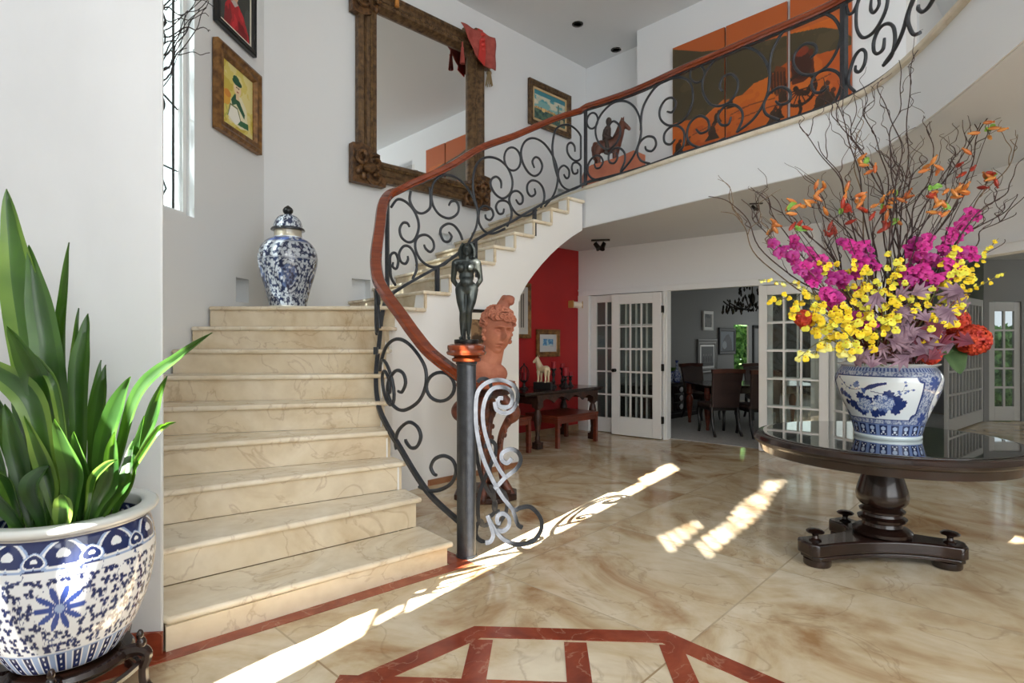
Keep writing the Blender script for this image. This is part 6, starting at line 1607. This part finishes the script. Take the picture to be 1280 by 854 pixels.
for i,(x,y,dy) in enumerate(TIPS):
    rs = random.Random(100+i); b0 = base_pt(rs,.16); tip = P(x,y,3.62+dy)
    dd = tip-b0; side = Vector((dd.x,dd.y,0))
    m1 = b0+Vector((dd.x*.18,dd.y*.2,dd.z*.30))+Vector((rs.uniform(-.03,.03),0,0)); m2 = b0+Vector((dd.x*.50+rs.uniform(-.05,.05),dd.y*.55,dd.z*.62+.03)); m3 = b0+Vector((dd.x*.82+rs.uniform(-.05,.05),dd.y*.8,dd.z*.84+.02))
    if x < 960: m2 = b0+Vector((dd.x*.55,dd.y*.55,dd.z*.52)); m3 = b0+Vector((dd.x*.84,dd.y*.8,dd.z*.84))
    mb = MB(); res = curly(mb,[b0,m1,m2,m3,tip],.0068,.0022,.03,i)
    for k in range(5):
        j = int(len(res)*rs.uniform(.38,.88)); p = res[j]; t = (res[min(j+3,len(res)-1)]-res[j-3]).normalized()
        o1 = (t*.8+Vector((rs.uniform(-.9,.9),rs.uniform(-.5,.5),rs.uniform(-.1,.6)))).normalized(); l = rs.uniform(.12,.30)
        curly(mb,[p,p+o1*l*.35,p+o1*l*.65+UP*.02,p+o1*l+Vector((rs.uniform(-.05,.05),0,.03))],.0032,.0013,.018,i*7+k,4,.9)
    o = mb.build('curly_willow_branch', m_wil2 if i in (14,9,24,17) else m_wil, None, ang=80, origin=b0)
    tag(o,'bare curly willow branch rising from the flower vase','branch','curly willow branches in the vase')

def petal_mesh(name, kind):
    mb = MB(); rs = random.Random(1)
    if kind == 'orchid': pet = [(90,.046,.036),(162,.052,.050),(18,.052,.050),(235,.046,.034),(305,.046,.034)]
    else: pet = [(90,.018,.013),(150,.020,.013),(30,.020,.013)]
    def petal(an,l,w,curl=.25,z0=0):
        a = math.radians(an); d = Vector((math.cos(a),math.sin(a),0)); s_ = Vector((-d.y,d.x,0)); vs = []; n = 6
        for i in range(n+1):
            u = i/n; ww = w*.5*(math.sin(PI*min(1,u*.93+.05))**.7)
            for c_ in (-1,0,1): vs.append(d*l*u+s_*ww*c_+Vector((0,0,z0+curl*l*(.35-(u-.45)**2*1.6)-.1*l*abs(c_))))
        fs = [(i*3+k,i*3+k+1,i*3+4+k,i*3+3+k) for i in range(n) for k in range(2)]
        mb.add(vs,fs,0)
    for p in pet: petal(*p)
    if kind == 'orchid':
        petal(270,.026,.022,.9,.006); mb.m[-12:] = [1]*12; mb.ell((0,.003,.010),(.006,.006,.008),6,4,mi=1)
    else:
        petal(247,.036,.036,.15,.002); petal(293,.036,.036,.15,.002); petal(270,.034,.034,.2,.003); mb.ell((0,0,.004),(.005,.005,.005),6,4,mi=1)
    return mb
m_mag = M('magenta_petal',(206,36,142),.55,c2=(170,22,112),scale=30); m_mag2 = M('magenta_lip',(150,14,92),.5)
m_yel = M('yellow_petal',(246,220,40),.55,c2=(232,196,24),scale=30); m_yel2 = M('yellow_centre',(214,150,20),.5)
m_pale = M('pale_yellow_petal',(238,232,130),.55)
def flower_proto(kind, mats):
    o = petal_mesh('b',kind).build('blossom', mats, None, ang=70); COL.objects.unlink(o); return o.data
m_mag3 = M('deep_magenta_petal',(168,24,128),.55,c2=(140,16,96),scale=30); m_yel3 = M('lemon_petal',(230,222,70),.55,c2=(206,200,52),scale=30)
me_mag, me_yel, me_pal = flower_proto('orchid',[m_mag,m_mag2]), flower_proto('oncidium',[m_yel,m_yel2]), flower_proto('oncidium',[m_pale,m_yel])
ALT = {me_mag.name: flower_proto('orchid',[m_mag3,m_mag2]), me_yel.name: flower_proto('oncidium',[m_yel3,m_yel2]), me_pal.name: me_yel}
def spray(name, label, cat, grp, path, Y, u0, nb, me, spread, scale, stem, seed, facing=None, small=0):
    rs = random.Random(seed); b0 = base_pt(rs,.14)
    pts = [b0]+[P(x,y,Y+rs.uniform(-.05,.05)) for x,y in path]
    r = thing(name, label, cat, b0, grp)
    mb = MB(); q = catmull(pts,10); mb.tube(q,[.0045-.0028*i/len(q) for i in range(len(q))],5)
    hooks = []
    for k in range(nb):
        u = u0+(1-u0)*(k+.3*rs.random())/nb; p = q[min(int(u*(len(q)-1)),len(q)-1)]
        s_ = spread*(1-.55*max(0,(u-.6)/.4)); o_ = Vector((rs.uniform(-1,1)*s_,rs.uniform(-1.2,.6)*s_,rs.uniform(-1,1)*s_))
        hooks.append((p+o_,u)); mb.tube([p,p+o_*.6+Vector((0,0,.004)),p+o_],.0014,4)
    mb.build('stem', stem, r)
    for p,u in hooks:
        o = bpy.data.objects.new('blossom', me if rs.random() < .62 else ALT[me.name]); COL.objects.link(o); o.parent = r; o.location = p-b0
        nrm = Vector((-.45+rs.uniform(-.6,.6),-.8,.25+rs.uniform(-.5,.5))).normalized()
        o.rotation_euler = (nrm.to_track_quat('Z','Y').to_matrix()@Matrix.Rotation(rs.uniform(-.5,.5),3,'Z')).to_euler()
        s_ = scale*rs.uniform(.8,1.15)*(1-small*max(0,(u-.5)/.5)); o.scale = (s_,)*3
MAG = [([(1052,385),(1010,338),(964,306)],3.45,.38,17,.04),([(1066,372),(1028,330),(984,300)],3.55,.45,12,.04),([(1090,390),(1070,330),(1056,296)],3.5,.55,12,.05),([(1098,380),(1086,330),(1078,300)],3.55,.6,9,.04),
       ([(1140,380),(1172,320),(1222,262)],3.55,.42,20,.045),([(1132,385),(1150,335),(1160,292)],3.45,.5,13,.04),([(1150,380),(1190,330),(1212,312)],3.4,.5,14,.045),([(1128,380),(1136,340),(1140,300)],3.6,.5,10,.04),([(1090,420),(1076,405),(1070,396)],3.28,.55,5,.03),([(1064,400),(1044,372),(1026,364)],3.33,.55,7,.035)]
ML = ['magenta orchid spray reaching furthest towards the glazed door','magenta orchid spray just behind the one reaching to the door','magenta orchid spray left of the willow stems over the vase','upright magenta orchid spray among the middle willow stems','tallest magenta orchid spray leaning to the garden door side','magenta orchid spray above the purple maple leaves','magenta orchid spray above the yellow blooms on the garden door side','magenta orchid spray hidden among the willow stems behind the maple leaves','short magenta orchid low in front over the vase rim','low magenta orchid spray over the yellow blooms on the dining room side']
for i,(p,Y,u0,nb,sp_) in enumerate(MAG): spray('orchid_spray',ML[i],'flower','magenta orchid sprays in the vase',p,Y,u0,int(nb*1.35),me_mag,sp_*1.1,.78,m_stem,200+i)
YEL = [([(1045,400),(1006,378),(962,372)],3.35,.42,20,.045),([(1050,418),(1020,398),(985,390)],3.3,.38,20,.05),([(1060,435),(1030,425),(998,448)],3.25,.38,18,.04),([(1076,395),(1052,350),(1028,326)],3.45,.48,18,.05),([(1092,395),(1086,355),(1066,322)],3.45,.48,18,.05),([(1102,405),(1106,380),(1094,352)],3.3,.42,20,.05),
       ([(1150,395),(1178,345),(1192,312)],3.4,.45,24,.05),([(1150,405),(1190,362),(1210,336)],3.35,.45,24,.045),([(1160,410),(1200,372),(1258,340)],3.4,.52,18,.025),([(1170,390),(1215,335),(1248,298)],3.5,.55,16,.025),([(1150,425),(1182,400),(1200,378)],3.25,.42,18,.045),([(1060,440),(1042,436),(1014,440)],3.22,.35,14,.035),([(1112,415),(1126,392),(1146,370)],3.28,.42,20,.05),([(1050,400),(1000,358),(948,350)],3.45,.55,16,.02),([(1080,420),(1062,400),(1046,380)],3.26,.38,22,.05),([(1098,425),(1090,402),(1082,378)],3.24,.38,20,.05),([(1112,380),(1118,340),(1112,312)],3.5,.52,16,.04),([(1072,435),(1054,412),(1026,390)],3.2,.42,20,.05)]
YL = ['yellow orchid spray spreading furthest over the glazed door','yellow orchid spray just below the one over the glazed door','yellow orchid spray drooping lowest beside the vase rim','yellow orchid spray under the magenta blooms on the dining room side','yellow orchid spray between the magenta sprays','dense yellow orchid spray over the middle of the vase','tall yellow orchid spray under the big magenta spray','yellow orchid spray above the purple maple leaves','thin yellow orchid spray trailing towards the garden door','thin yellow orchid spray rising towards the garden room header','yellow orchid spray beside the upper purple leaves','short yellow orchid spray close to the vase rim','yellow orchid spray just over the purple maple leaves','thin pale yellow spray with tiny buds before the glazed door','yellow orchid spray in the densest front cluster','yellow orchid spray at the front beside the maple leaves','yellow orchid spray high among the willow stems','lowest front yellow orchid spray of the dense cluster']
for i,(p,Y,u0,nb,sp_) in enumerate(YEL):
    thin = i in (8,9,13); spray('yellow_orchid_spray',YL[i],'flower','yellow orchid sprays in the vase',p,Y,u0,nb,me_pal if i in (13,2,11) else me_yel,sp_*(1 if thin else 1.35),.75 if thin else .92,m_gstem,300+i,small=.5 if thin else .2)
# reddish bare stems crowding the vase mouth
for i in range(46):
    rs = random.Random(500+i); b0 = base_pt(rs,.19); x = rs.uniform(1015,1180); y = rs.uniform(350,420)
    mb = MB(); tip = P(x,y,3.6+rs.uniform(-.3,.15)); mb.tube(catmull([b0,b0.lerp(tip,.5)+Vector((0,0,.05)),tip],6),[.0052-.0002*k for k in range(13)],5)
    o = mb.build('red_twig', m_stem, None, origin=b0); tag(o,'reddish bare twig in the crowded mouth of the flower vase','twig','reddish twigs in the vase')
# rose hips
m_hip = M('orange_rose_hip',(212,146,66),.38,c2=(188,92,40),scale=14,coat=.3); m_hipr = M('red_rose_hip',(176,56,30),.35,c2=(140,34,24),scale=14)
m_lg = M('light_leaf',(140,186,76),.5,c2=(110,160,60),scale=12)
HIPS = [(1080,206,5,0),(1064,246,6,0),(1050,268,6,1),(1043,285,5,1),(1120,245,5,0),(1166,212,5,0),(1165,236,5,1),(1200,245,7,0),(1236,164,4,0),(1210,178,2,0),(1232,226,7,1),(1202,208,3,1),(1180,262,6,0),(1016,256,5,0),(984,262,4,0),(962,290,5,0),(996,288,3,1),(1086,262,5,1),(1112,282,6,1),(1018,242,4,0),(1104,262,4,0),(1000,396,6,1)]
HL_ = ['high in the middle willow','beside the pale leaves in the middle','low among the middle willow stems','just over the magenta blooms in the middle','over the centre of the vase','on the branch below the balcony edge','with red fruit below the gray ceiling','in the biggest cluster over the magenta spray','highest on the garden door side','single yellow pair on the outer branch','in the dark red cluster near the tall branches','in the small red cluster of three','just above the big magenta spray','over the glazed door, upper cluster','over the header of the french doors','furthest towards the dining room','in the small red group near the door header','with red fruit among the willow stems','over the yellow blooms in the middle','near the ceiling spotlight side','in the middle of the willow','orange cluster low among the yellow blooms']
for i,(x,y,n,red) in enumerate(HIPS):
    rs = random.Random(700+i); b0 = base_pt(rs,.14); c = P(x,y,3.5+rs.uniform(-.15,.2))
    r = thing('rose_hip_stem','stem of rose hips '+HL_[i],'berries',b0,'rose hip stems in the vase')
    mb = MB(); curly(mb,[b0,b0.lerp(c,.4)+Vector((rs.uniform(-.04,.04),0,.05)),b0.lerp(c,.75),c],.004,.002,.01,i); 
    hs = []
    for k in range(n):
        o_ = Vector((rs.uniform(-1,1)*.062,rs.uniform(-1,.4)*.05,rs.uniform(-1,1)*.055)); hs.append(c+o_); mb.tube([c-UP*.02,c+o_*.6,c+o_],.0016,4)
    mb.build('stem', m_wil, r)
    for p in hs:
        d = Vector((rs.uniform(-1,1),rs.uniform(-.6,.2),rs.uniform(-.5,.9))).normalized(); R_ = d.to_track_quat('Z','Y').to_matrix()
        mb = MB(); mb.lathe([(.003,-.030),(.009,-.021),(.0125,-.005),(.0115,.012),(.006,.025),(.0045,.030),(.008,.036),(.0,.034)], p, 8, R=R_); mb.build('rose_hip', m_hipr if red and rs.random() < .75 else m_hip, r)
    if i % 2 == 0:
        mb = MB()
        for k in range(2):
            d = Vector((rs.uniform(-1,1),-.3,rs.uniform(-.3,.8)))*.06; vs,fs = leaf_mesh([c,c+d*.5+UP*.01,c+d],.034); mb.add(vs,fs)
        mb.build('leaf', m_lg, r, ang=80)
# purple maple
m_map = M('purple_maple_leaf',(150,122,134),.6,c2=(110,80,96),scale=12); m_mapr = M('red_maple_leaf',(120,44,62),.6,c2=(96,30,48),scale=12)
def maple():
    mb = MB(); L = [(90,1),(48,.9),(132,.9),(8,.72),(172,.72),(-38,.45),(218,.45)]; L.sort(key=lambda p: p[0]); pts = []
    for i,(an,l) in enumerate(L):
        a = math.radians(an); pts.append((math.cos(a-.16)*l*.55,math.sin(a-.16)*l*.55)); pts.append((math.cos(a)*l,math.sin(a)*l)); pts.append((math.cos(a+.16)*l*.55,math.sin(a+.16)*l*.55))
        if i < 6: b_ = math.radians((an+L[i+1][0])/2); pts.append((math.cos(b_)*.30,math.sin(b_)*.30))
    vs = [(0,-.05,0)]+[(x*.075,y*.075,.10*(x*x+y*y)*.09-.006*(i%2)) for i,(x,y) in enumerate(pts)]; n = len(pts)
    mb.add(vs,[(0,i,i+1) for i in range(1,n)]); mb.tube([(0,0,0),(0,-.06,-.01)],.0016,4); return mb
me_map = maple().build('leaf',[m_map],None,ang=80); COL.objects.unlink(me_map); me_map = me_map.data
me_mr = me_map.copy(); me_mr.materials.clear(); me_mr.materials.append(m_mapr)
MAPL = [([(1100,440),(1128,395),(1145,372)],10),([(1130,440),(1150,410),(1172,400)],9),([(1110,445),(1130,425),(1140,440)],8),([(1085,445),(1090,440),(1098,444)],6),([(1150,430),(1190,380),(1212,368)],9),([(1120,440),(1105,410),(1102,385)],7),([(1150,440),(1160,425),(1176,430)],7)]
MPL = ['purple maple sprig rising over the middle of the vase','purple maple sprig above the rim on the garden door side','purple maple sprig hanging lowest over the vase rim','purple maple sprig at the rim on the dining room side','purple maple sprig reaching out beside the tall yellow blooms','purple maple sprig between the yellow clusters','dark red maple sprig beside the hydrangea']
for i,(p,n) in enumerate(MAPL):
    rs = random.Random(900+i); b0 = base_pt(rs,.12); r = thing('maple_sprig',MPL[i],'leaves',b0,'purple maple sprigs in the vase')
    q = catmull([b0]+[P(x,y,3.25+rs.uniform(-.05,.1)) for x,y in p],8); mb = MB(); mb.tube(q,.003,5)
    pl = []
    for k in range(n):
        c = q[int(len(q)*(.4+.58*k/n))]; o_ = Vector((rs.uniform(-.09,.09),rs.uniform(-.09,.0),rs.uniform(-.08,.07))); pl.append(c+o_); mb.tube([c,c+o_],.0012,4)
    mb.build('stem', m_stem, r)
    for c in pl:
        o = bpy.data.objects.new('leaf', me_mr if i == 6 else me_map); COL.objects.link(o); o.parent = r; o.location = c-b0
        nrm = Vector((-.5+rs.uniform(-.5,.5),-.75,.4+rs.uniform(-.4,.4))).normalized(); o.rotation_euler = (nrm.to_track_quat('Z','Y').to_matrix()@Matrix.Rotation(rs.uniform(0,6.28),3,'Z')).to_euler(); s_ = rs.uniform(.8,1.25); o.scale = (s_,)*3
# hydrangeas
m_hyd = M('rust_red_petal',(206,72,34),.6,c2=(168,34,28),scale=18)
m_gl = M('broad_green_leaf',(78,104,62),.5,c2=(56,82,46),scale=10)
def floret():
    mb = MB()
    for k in range(4):
        a = k*PI/2; d = Vector((math.cos(a),math.sin(a),0)); s_ = Vector((-d.y,d.x,0)); mb.add([Vector((0,0,0)),d*.012-s_*.011+Vector((0,0,.003)),d*.024+Vector((0,0,.001)),d*.012+s_*.011+Vector((0,0,.003))],[(0,1,2,3)])
    return mb
for i,(x,y,Y,R_,n,lb) in enumerate([(1216,425,3.35,.085,150,'large rust red hydrangea head hanging out beside the vase'),(1194,402,3.42,.07,90,'smaller rust red hydrangea just above the large one'),(1163,444,3.28,.05,60,'rust red hydrangea low against the vase rim'),(1176,420,3.5,.05,50,'rust red hydrangea half hidden behind the purple leaves'),(1004,398,3.32,.045,50,'orange red hydrangea under the yellow blooms beside the glazed door')]):
    rs = random.Random(950+i); c = P(x,y,Y); b0 = base_pt(rs,.1); r = thing('hydrangea_stem',lb,'flower',b0,'hydrangeas in the vase')
    mb = MB(); mb.tube(catmull([b0,b0.lerp(c,.5)+UP*.06,c],6),.005,6); mb.build('stem', m_gstem, r)
    mb = MB(); mb.ell(c,(R_*.8,)*3,12,8); F0 = floret()
    for k in range(n):
        z = 1-2*(k+.5)/n; a = k*2.39996; d = Vector((math.sqrt(1-z*z)*math.cos(a),math.sqrt(1-z*z)*math.sin(a),z)); d = (d+Vector((rs.uniform(-.1,.1),rs.uniform(-.1,.1),rs.uniform(-.1,.1)))).normalized(); RM = d.to_track_quat('Z','Y').to_matrix()@Matrix.Rotation(rs.uniform(0,1.5),3,'Z')
        mb.add([c+d*R_*rs.uniform(.92,1.08)+RM@Vector(v) for v in F0.v], F0.f)
    mb.build('flower_head', m_hyd, r, smooth=False)
    if i in (0,1,3):
        for (tx,ty),wd in {0:[((1200,468),.12),((1176,446),.10)],1:[((1210,395),.06)],3:[((1162,382),.06),((1170,388),.05)]}[i]:
            t = P(tx,ty,Y-.05); s0 = b0.lerp(c,.75)+UP*.03 if i == 0 else c; mb = MB(); vs,fs = leaf_mesh([s0,s0.lerp(t,.5)+UP*.02,t],wd,.2,Vector((-.3,-.9,.2)),peak=.5); mb.add(vs,fs); mb.build('leaf', m_gl, r, ang=80)
# ---------------------------------------------------------------- light and camera
w = bpy.data.worlds.new('World'); SC.world = w; w.use_nodes = True
bg = w.node_tree.nodes['Background']; bg.inputs[0].default_value = (.86,.93,1,1); bg.inputs[1].default_value = 1.0
def lamp(name, kind, loc, energy, color=(1,1,1), size=None, target=None, sy=None):
    l = bpy.data.lights.new(name, kind); l.energy = energy; l.color = color
    o = bpy.data.objects.new(name, l); COL.objects.link(o); o.location = loc
    if kind == 'AREA':
        l.size = size
        if sy: l.shape = 'RECTANGLE'; l.size_y = sy
    if target is not None:
        o.rotation_euler = (Vector(target)-Vector(loc)).to_track_quat('-Z','Y').to_euler()
    return o
sun = lamp('sun','SUN',(0,0,10),75,(1,.95,.87)); sun.data.angle = .009
dv = Vector((.584,.811,-TAN)); sun.rotation_euler = dv.to_track_quat('-Z','Y').to_euler()
lamp('window_daylight','AREA',(3.8,-2.0,3.1),250,(.95,.98,1),4.9,(3.4,6,2.6),5.4)
lamp('hall_fill','AREA',(-.4,-2.0,3.6),165,(.95,.98,1),2.2,(-.8,6,2.4),4.5)  # fill lamp added before mostly solid wall to brighten the stair hall
w1 = W_left.at(tw1-.6, 3.8, -.12)
lamp('dining_daylight','AREA',(7.3,13.2,1.6),14,(.95,1,.97),2.0,(3,11,1.2),1.6)
lamp('garden_daylight','AREA',(11.5,8.2,2.4),30,(.95,1,.98),2.0,(8,8,0),1.6)
cam = bpy.data.cameras.new('camera'); co = bpy.data.objects.new('camera', cam); COL.objects.link(co)
co.location = (0,0,H); co.rotation_euler = (PI/2,0,0)
cam.sensor_width = 36; cam.lens = F/1280*36; cam.clip_start = .02; cam.clip_end = 200
SC.camera = co
SC.view_settings.view_transform = 'Standard'; SC.view_settings.look = 'None'
SC.view_settings.exposure = 0.0; SC.view_settings.gamma = 1; SC.view_settings.use_curve_mapping = False
SC.cycles.use_denoising = True; SC.cycles.max_bounces = 10; SC.cycles.diffuse_bounces = 6; SC.cycles.transparent_max_bounces = 16
SC.cycles.sample_clamp_indirect = 6; SC.cycles.caustics_reflective = False; SC.cycles.caustics_refractive = False
